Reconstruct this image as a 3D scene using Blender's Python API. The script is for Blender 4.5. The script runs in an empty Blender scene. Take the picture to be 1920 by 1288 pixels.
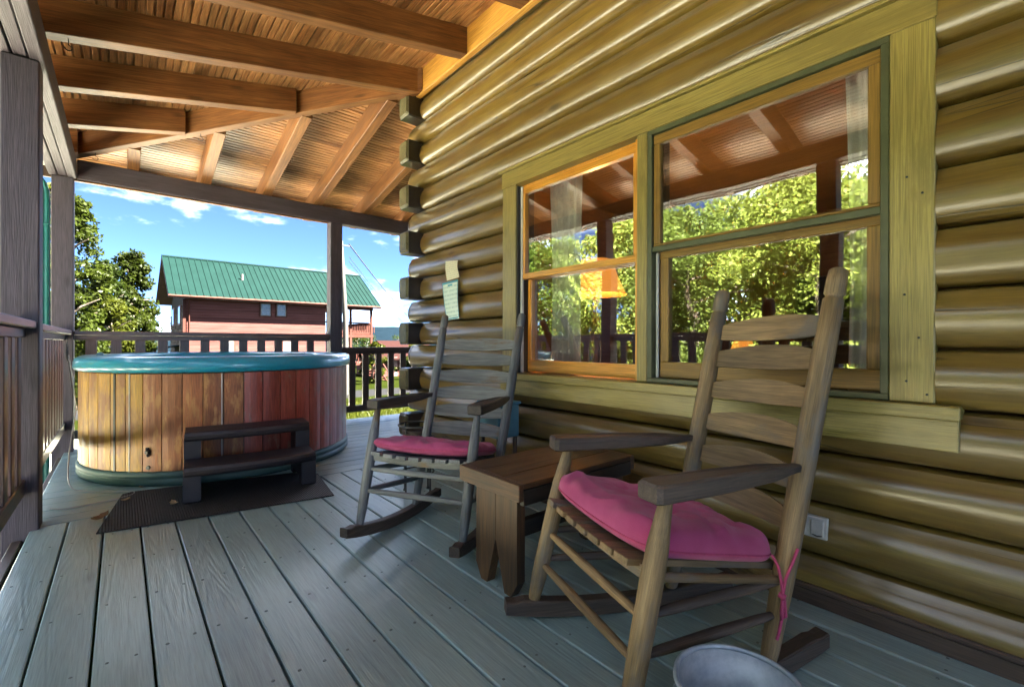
import bpy, bmesh, math, random
import numpy as np
from mathutils import Vector, Matrix, noise as mnoise

random.seed(7)
rng = np.random.default_rng(11)
scene = bpy.context.scene
col = scene.collection

# ------------------------------------------------------------------ camera
cam_data = bpy.data.cameras.new("camera")
cam = bpy.data.objects.new("camera", cam_data)
col.objects.link(cam)
cam_data.sensor_width = 36.0
cam_data.lens = 858.77 / 1920 * 36.0
cam_data.clip_start = 0.05
cam_data.clip_end = 30000
YAW, PITCH, ROLL, CAM_H = 0.70613, -0.00071, 0.0019, 0.96
_f = Vector((math.sin(YAW) * math.cos(PITCH), math.cos(YAW) * math.cos(PITCH), math.sin(PITCH)))
_r = Vector((math.cos(YAW), -math.sin(YAW), 0))
_u = _r.cross(_f)
_r2 = _r * math.cos(ROLL) + _u * math.sin(ROLL)
_u2 = _r2.cross(_f)
cam.matrix_world = Matrix(((_r2.x, _u2.x, -_f.x, 0), (_r2.y, _u2.y, -_f.y, 0), (_r2.z, _u2.z, -_f.z, CAM_H), (0, 0, 0, 1)))
scene.camera = cam

# ------------------------------------------------------------------ sky, sun, exposure
SUN_DIR = Vector((0.46, -0.37, 0.81)).normalized()       # towards the sun
SKY_STRENGTH, SUN_STRENGTH, EXPOSURE = 0.05, 4.5, 5.35
world = bpy.data.worlds.new("World")
scene.world = world
world.use_nodes = True
wn, wl = world.node_tree.nodes, world.node_tree.links
wn.clear()
w_out = wn.new("ShaderNodeOutputWorld")
w_bg = wn.new("ShaderNodeBackground")
w_sky = wn.new("ShaderNodeTexSky")
w_sky.sky_type = 'NISHITA'
w_sky.sun_disc = False
w_sky.sun_elevation = math.asin(SUN_DIR.z)
w_sky.sun_rotation = math.atan2(SUN_DIR.x, SUN_DIR.y)
w_sky.altitude = 2500
w_sky.air_density = 0.45
w_sky.dust_density = 0.05
w_sky.ozone_density = 4.0
w_bg.inputs["Strength"].default_value = SKY_STRENGTH
# clouds: noise over the direction of view, thicker low in the sky
w_tc = wn.new("ShaderNodeTexCoord")
w_map = wn.new("ShaderNodeMapping")
w_map.inputs["Scale"].default_value = (1.0, 1.0, 2.6)
w_map.inputs["Location"].default_value = (-6.5814, 6.2538, 4.7479)
wl.new(w_tc.outputs["Generated"], w_map.inputs["Vector"])
w_n1 = wn.new("ShaderNodeTexNoise")
w_n1.inputs["Scale"].default_value = 3.4
w_n1.inputs["Detail"].default_value = 9
w_n1.inputs["Roughness"].default_value = 0.56
wl.new(w_map.outputs["Vector"], w_n1.inputs["Vector"])
w_r1 = wn.new("ShaderNodeValToRGB")
w_r1.color_ramp.elements[0].position = 0.51
w_r1.color_ramp.elements[1].position = 0.78
wl.new(w_n1.outputs["Fac"], w_r1.inputs["Fac"])
w_mix = wn.new("ShaderNodeMix")
w_mix.data_type = 'RGBA'
w_mix.inputs["B"].default_value = (32.0, 34.5, 38.0, 1)
w_hs = wn.new("ShaderNodeHueSaturation")
w_hs.inputs["Saturation"].default_value = 1.06
w_hs.inputs["Value"].default_value = 0.28
wl.new(w_sky.outputs["Color"], w_hs.inputs["Color"])
wl.new(w_hs.outputs["Color"], w_mix.inputs["A"])
w_pw = wn.new("ShaderNodeMath")
w_pw.operation = 'POWER'
w_pw.inputs[1].default_value = 2.15
wl.new(w_r1.outputs["Color"], w_pw.inputs[0])
wl.new(w_pw.outputs[0], w_mix.inputs["Factor"])
wl.new(w_mix.outputs["Result"], w_bg.inputs["Color"])
wl.new(w_bg.outputs["Background"], w_out.inputs["Surface"])

sun_data = bpy.data.lights.new("sun", 'SUN')
sun_data.energy = SUN_STRENGTH
sun_data.angle = math.radians(0.53)
sun_data.color = (1.0, 0.95, 0.86)
sun = bpy.data.objects.new("sun", sun_data)
sun.rotation_euler = (-SUN_DIR).to_track_quat('-Z', 'Y').to_euler()
sun.location = (10, -8, 30)
col.objects.link(sun)

vs = scene.view_settings
vs.view_transform = 'Standard'
vs.look = 'None'
vs.exposure = EXPOSURE
vs.gamma = 1.0
vs.use_curve_mapping = False
scene.cycles.use_denoising = True
scene.cycles.use_adaptive_sampling = False
scene.cycles.max_bounces = 10
scene.cycles.diffuse_bounces = 4
scene.cycles.glossy_bounces = 4
scene.cycles.transparent_max_bounces = 12
scene.cycles.sample_clamp_indirect = 6.0
scene.cycles.caustics_reflective = False
scene.cycles.caustics_refractive = False


# ------------------------------------------------------------------ mesh helpers
WP = {}     # world origin of every object


class MB:
    """collects vertices (with grain coordinates), faces and a smooth flag per face"""

    def __init__(s):
        s.v, s.g, s.f, s.sm = [], [], [], []

    def add(s, vs_, gs_, fs_, smooth=False):
        o = len(s.v)
        s.v += [tuple(p) for p in vs_]
        s.g += [tuple(p) for p in gs_]
        s.f += [tuple(i + o for i in f) for f in fs_]
        s.sm += [smooth] * len(fs_)
        return s

    def box(s, c, size, U=(1, 0, 0), V=(0, 1, 0), W=(0, 0, 1), bev=0.0, grain=0):
        """box centred at c, size along U, V, W; bev chamfers all edges; grain = index of the long axis"""
        c, U, V, W = Vector(c), Vector(U), Vector(V), Vector(W)
        a, b, d = [x / 2 for x in size]
        off = random.uniform(0, 50)
        def G(l):
            l = list(l)
            if grain == 1: l = [l[1], l[0], l[2]]
            elif grain == 2: l = [l[2], l[0], l[1]]
            return (l[0] + off, l[1], l[2])
        if bev <= 0:
            L = [(x, y, z) for x in (-a, a) for y in (-b, b) for z in (-d, d)]
            F = [(0, 1, 3, 2), (4, 6, 7, 5), (0, 4, 5, 1), (2, 3, 7, 6), (0, 2, 6, 4), (1, 5, 7, 3)]
        else:
            e = min(bev, a * .9, b * .9, d * .9)
            L, idx = [], {}
            for x in (-1, 1):
                for y in (-1, 1):
                    for z in (-1, 1):
                        for k in range(3):
                            q = [x * (a - (0 if k == 0 else e)), y * (b - (0 if k == 1 else e)), z * (d - (0 if k == 2 else e))]
                            idx[(x, y, z, k)] = len(L)
                            L.append(q)
            F = []
            for x in (-1, 1):
                F.append([idx[(x, y, z, 0)] for y, z in ((-1, -1), (1, -1), (1, 1), (-1, 1))])
                F.append([idx[(y, x, z, 1)] for y, z in ((-1, -1), (1, -1), (1, 1), (-1, 1))])
                F.append([idx[(y, z, x, 2)] for y, z in ((-1, -1), (1, -1), (1, 1), (-1, 1))])
            for p in (-1, 1):
                for q in (-1, 1):
                    F.append([idx[(p, q, -1, 0)], idx[(p, q, 1, 0)], idx[(p, q, 1, 1)], idx[(p, q, -1, 1)]])
                    F.append([idx[(p, -1, q, 0)], idx[(p, 1, q, 0)], idx[(p, 1, q, 2)], idx[(p, -1, q, 2)]])
                    F.append([idx[(-1, p, q, 1)], idx[(1, p, q, 1)], idx[(1, p, q, 2)], idx[(-1, p, q, 2)]])
            for x in (-1, 1):
                for y in (-1, 1):
                    for z in (-1, 1):
                        F.append([idx[(x, y, z, k)] for k in range(3)])
        return s.add([c + U * l[0] + V * l[1] + W * l[2] for l in L], [G(l) for l in L], F)

    def beam(s, A, B, w, h, up=(0, 0, 1), bev=0.004):
        """square-cut timber from A to B, w across, h along up"""
        A, B = Vector(A), Vector(B)
        U = (B - A).normalized()
        V = Vector(up).cross(U).normalized()
        W = U.cross(V).normalized()
        return s.box((A + B) / 2, ((B - A).length, w, h), U, V, W, bev)

    def tube(s, pts, rad, n=12, cap=True, smooth=True):
        pts = [Vector(p) for p in pts]
        if not hasattr(rad, '__len__'): rad = [rad] * len(pts)
        off = random.uniform(0, 50)
        T = [(pts[min(i + 1, len(pts) - 1)] - pts[max(i - 1, 0)]).normalized() for i in range(len(pts))]
        ref = Vector((0, 0, 1)) if abs(T[0].z) < .9 else Vector((0, 1, 0))
        N = (ref - T[0] * ref.dot(T[0])).normalized()
        V, G, F = [], [], []
        L = 0
        for i, p in enumerate(pts):
            if i: L += (p - pts[i - 1]).length
            N = (N - T[i] * N.dot(T[i])).normalized()
            B = T[i].cross(N)
            for k in range(n):
                a = 2 * math.pi * k / n
                V.append(p + (N * math.cos(a) + B * math.sin(a)) * rad[i])
                G.append((L + off, rad[i] * math.cos(a), rad[i] * math.sin(a)))
        for i in range(len(pts) - 1):
            for k in range(n):
                F.append((i * n + k, i * n + (k + 1) % n, (i + 1) * n + (k + 1) % n, (i + 1) * n + k))
        s.add(V, G, F, smooth)
        if cap:
            s.add(V[:n], G[:n], [tuple(range(n))[::-1]])
            s.add(V[-n:], G[-n:], [tuple(range(n))])
        return s

    def prism(s, poly, c, U, V, W, t, bev=0.0):
        """polygon (u,v) in the plane U,V through c, thickness t along W, centred"""
        c, U, V, W = Vector(c), Vector(U), Vector(V), Vector(W)
        off = random.uniform(0, 50)
        n = len(poly)
        lv = [(p[0], p[1], -t / 2) for p in poly] + [(p[0], p[1], t / 2) for p in poly]
        F = [tuple(range(n))[::-1], tuple(range(n, 2 * n))] + [(i, (i + 1) % n, n + (i + 1) % n, n + i) for i in range(n)]
        return s.add([c + U * l[0] + V * l[1] + W * l[2] for l in lv], [(l[0] + off, l[1], l[2]) for l in lv], F)

    def lathe(s, prof, c, n=48, smooth=True, closed=False):
        c = Vector(c)
        V, G, F = [], [], []
        m = len(prof)
        for k in range(n):
            a = 2 * math.pi * k / n
            for r, z in prof:
                V.append(c + Vector((r * math.cos(a), r * math.sin(a), z)))
                G.append((r * math.cos(a), r * math.sin(a), z))
        for k in range(n):
            for i in range(m - 1 if not closed else m):
                j = (i + 1) % m
                F.append((k * m + i, k * m + j, ((k + 1) % n) * m + j, ((k + 1) % n) * m + i))
        return s.add(V, G, F, smooth)

    def strip(s, prof, A, B, W, smooth=True, close=True, wob=0.0):
        """profile [(d, z)] swept from A to B; d along W (outward), z up"""
        A, B, W = Vector(A), Vector(B), Vector(W)
        L = (B - A).length
        n = max(1, int(L / (0.14 if wob else 0.5)))
        off = random.uniform(0, 50)
        m = len(prof)
        V, G, F = [], [], []
        for i in range(n + 1):
            p = A.lerp(B, i / n)
            for d, z in prof:
                if wob and d > 0.006:
                    q = Vector((L * i / n * 1.1 + off, z * 9, off))
                    dd = d + wob * (mnoise.noise(q) + 0.6 * mnoise.noise(q * 3.1))
                    zz = z + wob * 0.6 * mnoise.noise(q + Vector((7, 7, 7)))
                else:
                    dd, zz = d, z
                V.append(p + W * dd + Vector((0, 0, zz)))
                G.append((L * i / n + off, d, z))
        for i in range(n):
            for k in range(m - 1):
                F.append((i * m + k, i * m + k + 1, (i + 1) * m + k + 1, (i + 1) * m + k))
        s.add(V, G, F, smooth)
        if close:
            s.add(V[:m], G[:m], [tuple(range(m))])
            s.add(V[-m:], G[-m:], [tuple(range(m))[::-1]])
        return s


def data(name, mb, origin):
    me = bpy.data.meshes.new(name)
    o = Vector(origin)
    me.from_pydata([(p[0] - o.x, p[1] - o.y, p[2] - o.z) for p in mb.v], [], mb.f)
    at = me.attributes.new("grain", 'FLOAT_VECTOR', 'POINT')
    at.data.foreach_set("vector", [x for g in mb.g for x in g])
    me.polygons.foreach_set("use_smooth", mb.sm)
    bm = bmesh.new()
    bm.from_mesh(me)
    bmesh.ops.recalc_face_normals(bm, faces=bm.faces)
    bm.to_mesh(me)
    bm.free()
    return me


def link(o, parent, origin):
    o.location = Vector(origin) - (WP[parent] if parent else Vector())
    o.parent = parent
    col.objects.link(o)
    WP[o] = Vector(origin)
    return o


def part(name, mb, mat, parent=None, origin=None):
    if origin is None:
        P = np.array(mb.v)
        origin = (P.min(0) + P.max(0)) / 2
    me = data(name, mb, origin)
    me.materials.append(mat)
    return link(bpy.data.objects.new(name, me), parent, origin)


def share(src, name, parent, origin):
    return link(bpy.data.objects.new(name, src.data), parent, origin)


def tag(o, label, cat, group=None, kind=None):
    o["label"] = label
    o["category"] = cat
    if group: o["group"] = group
    if kind: o["kind"] = kind
    return o


def thing(name, loc, label, cat, group=None):
    o = bpy.data.objects.new(name, None)
    o.empty_display_size = 0.1
    link(o, None, loc)
    return tag(o, label, cat, group)


def structure(o, label=None):
    o["kind"] = "structure"
    if label: o["label"] = label
    return o


# ------------------------------------------------------------------ materials
def new_mat(name):
    m = bpy.data.materials.new(name)
    m.use_nodes = True
    nt = m.node_tree
    return m, nt.nodes, nt.links, nt.nodes["Principled BSDF"]


def rgb(c): return (c[0], c[1], c[2], 1)


def ramp(n, stops):
    r = n.new("ShaderNodeValToRGB")
    el = r.color_ramp.elements
    while len(el) < len(stops): el.new(0.5)
    for e, (p, c) in zip(el, stops):
        e.position = p
        e.color = rgb(c) if hasattr(c, '__len__') else (c, c, c, 1)
    return r


def wood(name, dark, light, rough=0.5, bump=0.25, grain=(1.6, 26, 26), spread=0.25, coat=0.0, knots=0.35, spec=0.5,
         wear=None, wear_amt=0.5, wear_scale=5.0, ring=0.0, checks=0.0, fibre=0.35, bump_dist=0.004, coat_rough=0.25):
    """stained, painted or raw wood along the piece's own length (attribute 'grain')"""
    m, n, l, b = new_mat(name)
    at = n.new("ShaderNodeAttribute"); at.attribute_name = "grain"
    oi = n.new("ShaderNodeObjectInfo")
    rnd = n.new("ShaderNodeVectorMath"); rnd.operation = 'MULTIPLY_ADD'
    cmb = n.new("ShaderNodeCombineXYZ")
    l.new(oi.outputs["Random"], cmb.inputs[0]); l.new(oi.outputs["Random"], cmb.inputs[1]); l.new(oi.outputs["Random"], cmb.inputs[2])
    l.new(cmb.outputs[0], rnd.inputs[0]); rnd.inputs[1].default_value = (37, 11, 23)
    l.new(at.outputs["Vector"], rnd.inputs[2])
    mp = n.new("ShaderNodeMapping"); mp.inputs["Scale"].default_value = grain
    l.new(rnd.outputs[0], mp.inputs["Vector"])
    # long wavy grain
    n1 = n.new("ShaderNodeTexNoise"); n1.inputs["Scale"].default_value = 1.0; n1.inputs["Detail"].default_value = 5
    n1.inputs["Roughness"].default_value = 0.6; n1.inputs["Distortion"].default_value = 0.8
    l.new(mp.outputs[0], n1.inputs["Vector"])
    # fine fibre
    mp2 = n.new("ShaderNodeMapping"); mp2.inputs["Scale"].default_value = (grain[0] * 5, grain[1] * 9, grain[2] * 9)
    l.new(rnd.outputs[0], mp2.inputs["Vector"])
    n2 = n.new("ShaderNodeTexNoise"); n2.inputs["Scale"].default_value = 1.0; n2.inputs["Detail"].default_value = 3
    l.new(mp2.outputs[0], n2.inputs["Vector"])
    # slow blotches
    n3 = n.new("ShaderNodeTexNoise"); n3.inputs["Scale"].default_value = 2.6; n3.inputs["Detail"].default_value = 3
    l.new(rnd.outputs[0], n3.inputs["Vector"])
    # knots: sparse stretched cells
    mk = n.new("ShaderNodeMapping"); mk.inputs["Scale"].default_value = (2.2, 7.0, 7.0)
    l.new(rnd.outputs[0], mk.inputs["Vector"])
    vk = n.new("ShaderNodeTexVoronoi"); vk.inputs["Scale"].default_value = 0.9
    l.new(mk.outputs[0], vk.inputs["Vector"])
    rk = ramp(n, [(0.045, 1.0), (0.14, 0.0)])
    l.new(vk.outputs["Distance"], rk.inputs["Fac"])
    m1 = n.new("ShaderNodeMath"); m1.operation = 'MULTIPLY_ADD'; m1.inputs[1].default_value = 0.6
    l.new(n1.outputs["Fac"], m1.inputs[0])
    m2 = n.new("ShaderNodeMath"); m2.operation = 'MULTIPLY'; m2.inputs[1].default_value = 0.4
    l.new(n3.outputs["Fac"], m2.inputs[0]); l.new(m2.outputs[0], m1.inputs[2])
    r1 = ramp(n, [(0.36, dark), (0.64, light)])
    l.new(m1.outputs[0], r1.inputs["Fac"])
    hs = n.new("ShaderNodeHueSaturation")
    mr = n.new("ShaderNodeMapRange"); mr.inputs["To Min"].default_value = 1 - spread; mr.inputs["To Max"].default_value = 1 + spread
    l.new(oi.outputs["Random"], mr.inputs["Value"]); l.new(mr.outputs[0], hs.inputs["Value"])
    l.new(r1.outputs["Color"], hs.inputs["Color"])
    cur = hs.outputs["Color"]
    if fibre:
        mf = n.new("ShaderNodeMapRange"); mf.inputs["From Min"].default_value = 0.3; mf.inputs["From Max"].default_value = 0.7
        mf.inputs["To Min"].default_value = 1 - fibre; mf.inputs["To Max"].default_value = 1 + fibre
        l.new(n2.outputs["Fac"], mf.inputs["Value"])
        mfm = n.new("ShaderNodeVectorMath"); mfm.operation = 'SCALE'
        l.new(cur, mfm.inputs[0]); l.new(mf.outputs[0], mfm.inputs["Scale"])
        cur = mfm.outputs[0]
    if wear is not None:
        nw = n.new("ShaderNodeTexNoise"); nw.inputs["Scale"].default_value = wear_scale; nw.inputs["Detail"].default_value = 8
        nw.inputs["Roughness"].default_value = 0.65
        mw = n.new("ShaderNodeMapping"); mw.inputs["Scale"].default_value = (0.6, 2.0, 2.0)
        l.new(rnd.outputs[0], mw.inputs["Vector"]); l.new(mw.outputs[0], nw.inputs["Vector"])
        rw = ramp(n, [(0.62 - wear_amt * 0.25, 0.0), (0.70 - wear_amt * 0.2, 1.0)])
        l.new(nw.outputs["Fac"], rw.inputs["Fac"])
        mxw = n.new("ShaderNodeMix"); mxw.data_type = 'RGBA'
        l.new(rw.outputs["Color"], mxw.inputs["Factor"]); l.new(cur, mxw.inputs["A"]); mxw.inputs["B"].default_value = rgb(wear)
        cur = mxw.outputs["Result"]
    mx = n.new("ShaderNodeMix"); mx.data_type = 'RGBA'
    mkf = n.new("ShaderNodeMath"); mkf.operation = 'MULTIPLY'; mkf.inputs[1].default_value = knots
    l.new(rk.outputs["Color"], mkf.inputs[0]); l.new(mkf.outputs[0], mx.inputs["Factor"])
    l.new(cur, mx.inputs["A"]); mx.inputs["B"].default_value = rgb([c * 0.35 for c in dark])
    l.new(mx.outputs["Result"], b.inputs["Base Color"])
    rr = n.new("ShaderNodeMapRange"); rr.inputs["To Min"].default_value = rough - 0.1; rr.inputs["To Max"].default_value = rough + 0.14
    l.new(n2.outputs["Fac"], rr.inputs["Value"]); l.new(rr.outputs[0], b.inputs["Roughness"])
    b.inputs["Specular IOR Level"].default_value = spec
    if coat:
        b.inputs["Coat Weight"].default_value = coat; b.inputs["Coat Roughness"].default_value = coat_rough
    hsum = n.new("ShaderNodeMath"); hsum.operation = 'MULTIPLY_ADD'; hsum.inputs[1].default_value = 0.45
    l.new(n2.outputs["Fac"], hsum.inputs[0]); l.new(n1.outputs["Fac"], hsum.inputs[2])
    hk = n.new("ShaderNodeMath"); hk.operation = 'MULTIPLY_ADD'; hk.inputs[1].default_value = -0.5
    l.new(rk.outputs["Color"], hk.inputs[0]); l.new(hsum.outputs[0], hk.inputs[2])
    hout = hk.outputs[0]
    if ring:                                  # raised cathedral grain
        mq = n.new("ShaderNodeMapping"); mq.inputs["Scale"].default_value = (0.55, 5.0, 5.0)
        l.new(rnd.outputs[0], mq.inputs["Vector"])
        nq = n.new("ShaderNodeTexNoise"); nq.inputs["Scale"].default_value = 1.4; nq.inputs["Detail"].default_value = 2.5; nq.inputs["Roughness"].default_value = 0.4
        l.new(mq.outputs[0], nq.inputs["Vector"])
        mm = n.new("ShaderNodeMath"); mm.operation = 'MULTIPLY'; mm.inputs[1].default_value = 95
        l.new(nq.outputs["Fac"], mm.inputs[0])
        ss = n.new("ShaderNodeMath"); ss.operation = 'SINE'; l.new(mm.outputs[0], ss.inputs[0])
        ha = n.new("ShaderNodeMath"); ha.operation = 'MULTIPLY_ADD'; ha.inputs[1].default_value = ring * 0.35
        l.new(ss.outputs[0], ha.inputs[0]); l.new(hout, ha.inputs[2]); hout = ha.outputs[0]
    if checks:                                # drying cracks along the log
        mc = n.new("ShaderNodeMapping"); mc.inputs["Scale"].default_value = (0.45, 9.0, 9.0)
        l.new(rnd.outputs[0], mc.inputs["Vector"])
        nc = n.new("ShaderNodeTexNoise"); nc.inputs["Scale"].default_value = 1.0; nc.inputs["Detail"].default_value = 1.5
        l.new(mc.outputs[0], nc.inputs["Vector"])
        dc = n.new("ShaderNodeMath"); dc.operation = 'SUBTRACT'; dc.inputs[1].default_value = 0.5; l.new(nc.outputs["Fac"], dc.inputs[0])
        ac = n.new("ShaderNodeMath"); ac.operation = 'ABSOLUTE'; l.new(dc.outputs[0], ac.inputs[0])
        rc = ramp(n, [(0.0, 1.0), (0.009, 0.0)]); l.new(ac.outputs[0], rc.inputs["Fac"])
        ng = n.new("ShaderNodeTexNoise"); ng.inputs["Scale"].default_value = 0.9; l.new(rnd.outputs[0], ng.inputs["Vector"])
        rg = ramp(n, [(0.50, 0.0), (0.56, 1.0)]); l.new(ng.outputs["Fac"], rg.inputs["Fac"])
        mg = n.new("ShaderNodeMath"); mg.operation = 'MULTIPLY'; l.new(rc.outputs["Color"], mg.inputs[0]); l.new(rg.outputs["Color"], mg.inputs[1])
        hc = n.new("ShaderNodeMath"); hc.operation = 'MULTIPLY_ADD'; hc.inputs[1].default_value = -checks * 2.0
        l.new(mg.outputs[0], hc.inputs[0]); l.new(hout, hc.inputs[2]); hout = hc.outputs[0]
        mxc = n.new("ShaderNodeMix"); mxc.data_type = 'RGBA'
        mcf = n.new("ShaderNodeMath"); mcf.operation = 'MULTIPLY'; mcf.inputs[1].default_value = 0.85; l.new(mg.outputs[0], mcf.inputs[0])
        l.new(mcf.outputs[0], mxc.inputs["Factor"]); l.new(mx.outputs["Result"], mxc.inputs["A"]); mxc.inputs["B"].default_value = (0.012, 0.008, 0.005, 1)
        l.new(mxc.outputs["Result"], b.inputs["Base Color"])
    bp = n.new("ShaderNodeBump"); bp.inputs["Strength"].default_value = bump; bp.inputs["Distance"].default_value = bump_dist
    l.new(hout, bp.inputs["Height"]); l.new(bp.outputs[0], b.inputs["Normal"])
    return m


def plain(name, c, rough=0.5, metal=0.0, c2=None, scale=6.0, bump=0.0, bscale=60.0, spec=0.5, sub=None, coat=0.0):
    m, n, l, b = new_mat(name)
    tc = n.new("ShaderNodeTexCoord")
    oi = n.new("ShaderNodeObjectInfo")
    ad = n.new("ShaderNodeVectorMath"); ad.operation = 'ADD'
    sc_ = n.new("ShaderNodeMath"); sc_.operation = 'MULTIPLY'; sc_.inputs[1].default_value = 40
    l.new(oi.outputs["Random"], sc_.inputs[0]); l.new(tc.outputs["Object"], ad.inputs[0]); l.new(sc_.outputs[0], ad.inputs[1])
    if c2 is None: c2 = [x * 0.72 for x in c]
    nz = n.new("ShaderNodeTexNoise"); nz.inputs["Scale"].default_value = scale; nz.inputs["Detail"].default_value = 7; nz.inputs["Roughness"].default_value = 0.62
    l.new(ad.outputs[0], nz.inputs["Vector"])
    r = ramp(n, [(0.35, c2), (0.65, c)])
    l.new(nz.outputs["Fac"], r.inputs["Fac"]); l.new(r.outputs["Color"], b.inputs["Base Color"])
    rr = n.new("ShaderNodeMapRange"); rr.inputs["To Min"].default_value = max(0.03, rough - 0.08); rr.inputs["To Max"].default_value = min(1, rough + 0.12)
    l.new(nz.outputs["Fac"], rr.inputs["Value"]); l.new(rr.outputs[0], b.inputs["Roughness"])
    b.inputs["Metallic"].default_value = metal
    b.inputs["Specular IOR Level"].default_value = spec
    b.inputs["Coat Weight"].default_value = coat
    if bump:
        nb = n.new("ShaderNodeTexNoise"); nb.inputs["Scale"].default_value = bscale; nb.inputs["Detail"].default_value = 4
        l.new(ad.outputs[0], nb.inputs["Vector"])
        bp = n.new("ShaderNodeBump"); bp.inputs["Strength"].default_value = bump; bp.inputs["Distance"].default_value = 0.004
        l.new(nb.outputs["Fac"], bp.inputs["Height"]); l.new(bp.outputs[0], b.inputs["Normal"])
    return m


M = {}
M['deck'] = wood('deck_paint', (0.215, 0.31, 0.305), (0.29, 0.395, 0.385), rough=0.36, bump=0.55, ring=0.4, grain=(1.8, 26, 26), spread=0.14, knots=0.45, coat=0.35, coat_rough=0.3,
                 bump_dist=0.004, fibre=0.16)
M['log'] = wood('log_paint', (0.096, 0.055, 0.012), (0.180, 0.116, 0.022), rough=0.34, bump=0.18, grain=(2.2, 30, 30), spread=0.12, knots=0.85, coat=0.7, bump_dist=0.004, coat_rough=0.27, checks=1.2, ring=0.08, fibre=0.14)
M['log_end'] = wood('log_end_paint', (0.06, 0.05, 0.02), (0.14, 0.12, 0.05), rough=0.5, bump=0.6, grain=(14, 14, 14), spread=0.15)
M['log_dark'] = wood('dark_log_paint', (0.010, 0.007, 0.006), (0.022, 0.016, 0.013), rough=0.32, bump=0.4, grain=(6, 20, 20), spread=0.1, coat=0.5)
M['trim'] = wood('trim_paint', (0.215, 0.158, 0.036), (0.285, 0.222, 0.060), rough=0.38, bump=0.45, grain=(1.5, 40, 40), spread=0.08, knots=0.35, coat=0.25,
                 wear=(0.19, 0.14, 0.033), wear_amt=0.3, wear_scale=2.5)
M['base'] = wood('baseboard_paint', (0.05, 0.032, 0.024), (0.085, 0.055, 0.04), rough=0.5, bump=0.3, spread=0.06)
M['post'] = wood('post_stain', (0.046, 0.034, 0.042), (0.080, 0.062, 0.076), rough=0.6, bump=0.6, grain=(1.8, 34, 34), spread=0.08, knots=0.5, bump_dist=0.005)
M['rail'] = wood('rail_stain', (0.055, 0.030, 0.026), (0.105, 0.060, 0.052), rough=0.38, bump=0.3, grain=(1.8, 34, 34), spread=0.12, coat=0.2)
M['rafter'] = wood('rafter_stain', (0.105, 0.034, 0.008), (0.24, 0.10, 0.030), rough=0.5, bump=0.25, grain=(1.4, 22, 22), spread=0.12, knots=0.6)
M['ceiling'] = wood('ceiling_stain', (0.28, 0.112, 0.034), (0.50, 0.25, 0.10), rough=0.42, bump=0.2, grain=(1.6, 26, 26), spread=0.2, knots=0.75, coat=0.2,
                    wear=(0.16, 0.062, 0.02), wear_amt=0.3, wear_scale=1.6)
M['ledger'] = wood('ledger_stain', (0.36, 0.16, 0.02), (0.52, 0.26, 0.05), rough=0.5, bump=0.2, spread=0.05, knots=0.6)
M['pine'] = wood('varnished_pine', (0.50, 0.20, 0.018), (0.66, 0.31, 0.045), rough=0.32, bump=0.15, grain=(1.2, 30, 30), spread=0.06, coat=0.5, knots=0.2)
M['pine_dull'] = wood('dull_pine', (0.165, 0.085, 0.012), (0.235, 0.13, 0.022), rough=0.45, bump=0.15, grain=(1.2, 30, 30), spread=0.06, knots=0.2)
M['chair_old'] = wood('weathered_chair_wood', (0.07, 0.076, 0.082), (0.18, 0.19, 0.195), rough=0.6, bump=0.6, grain=(2.5, 55, 55), spread=0.15, knots=0.2,
                      wear=(0.13, 0.085, 0.045), wear_amt=0.12, wear_scale=4)
M['chair_dark'] = wood('dark_chair_wood', (0.026, 0.019, 0.016), (0.085, 0.06, 0.045), rough=0.55, bump=0.5, grain=(2.5, 50, 50), spread=0.15, knots=0.2)
M['chair_tan'] = wood('tan_chair_wood', (0.105, 0.066, 0.028), (0.235, 0.155, 0.074), rough=0.55, bump=0.5, grain=(2.5, 50, 50), spread=0.12, knots=0.3,
                      wear=(0.115, 0.10, 0.085), wear_amt=0.3, wear_scale=3)
M['bench'] = wood('bench_wood', (0.028, 0.017, 0.010), (0.125, 0.062, 0.026), rough=0.5, bump=0.5, grain=(2.0, 30, 30), spread=0.18, knots=0.4)
M['bench_dark'] = wood('bench_dark_wood', (0.012, 0.010, 0.009), (0.035, 0.027, 0.021), rough=0.55, bump=0.4, grain=(2.0, 30, 30), spread=0.15)
M['stave_gold'] = wood('stave_bleached', (0.36, 0.15, 0.010), (0.52, 0.275, 0.022), rough=0.45, bump=0.4, grain=(2.2, 26, 26), spread=0.24, knots=0.1,
                       wear=(0.25, 0.09, 0.014), wear_amt=0.6, wear_scale=4.5)
M['stave_mix'] = wood('stave_peeling', (0.24, 0.070, 0.022), (0.36, 0.125, 0.038), rough=0.45, bump=0.4, grain=(2.2, 26, 26), spread=0.24, knots=0.1,
                      wear=(0.44, 0.20, 0.06), wear_amt=0.42, wear_scale=9)
M['stave_red'] = wood('stave_stained', (0.23, 0.040, 0.026), (0.39, 0.085, 0.052), rough=0.35, bump=0.3, grain=(2.2, 26, 26), spread=0.24, knots=0.1,
                      wear=(0.27, 0.13, 0.085), wear_amt=0.2, wear_scale=9, coat=0.2)
M['teal'] = plain('teal_acrylic', (0.016, 0.31, 0.44), 0.3, c2=(0.010, 0.21, 0.31), scale=200, coat=0.6)
M['base_green'] = plain('green_plastic', (0.035, 0.085, 0.075), 0.5, scale=9)
M['white_strip'] = plain('white_strip', (0.6, 0.56, 0.5), 0.5)
M['black'] = plain('black_plastic', (0.012, 0.012, 0.014), 0.4)
M['step'] = plain('dark_resin', (0.018, 0.013, 0.019), 0.46, c2=(0.009, 0.007, 0.011), scale=14, bump=0.3, bscale=120)
M['pink'] = None
M['green_metal'] = plain('green_downspout', (0.01, 0.14, 0.11), 0.35, scale=5, coat=0.2)
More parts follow.
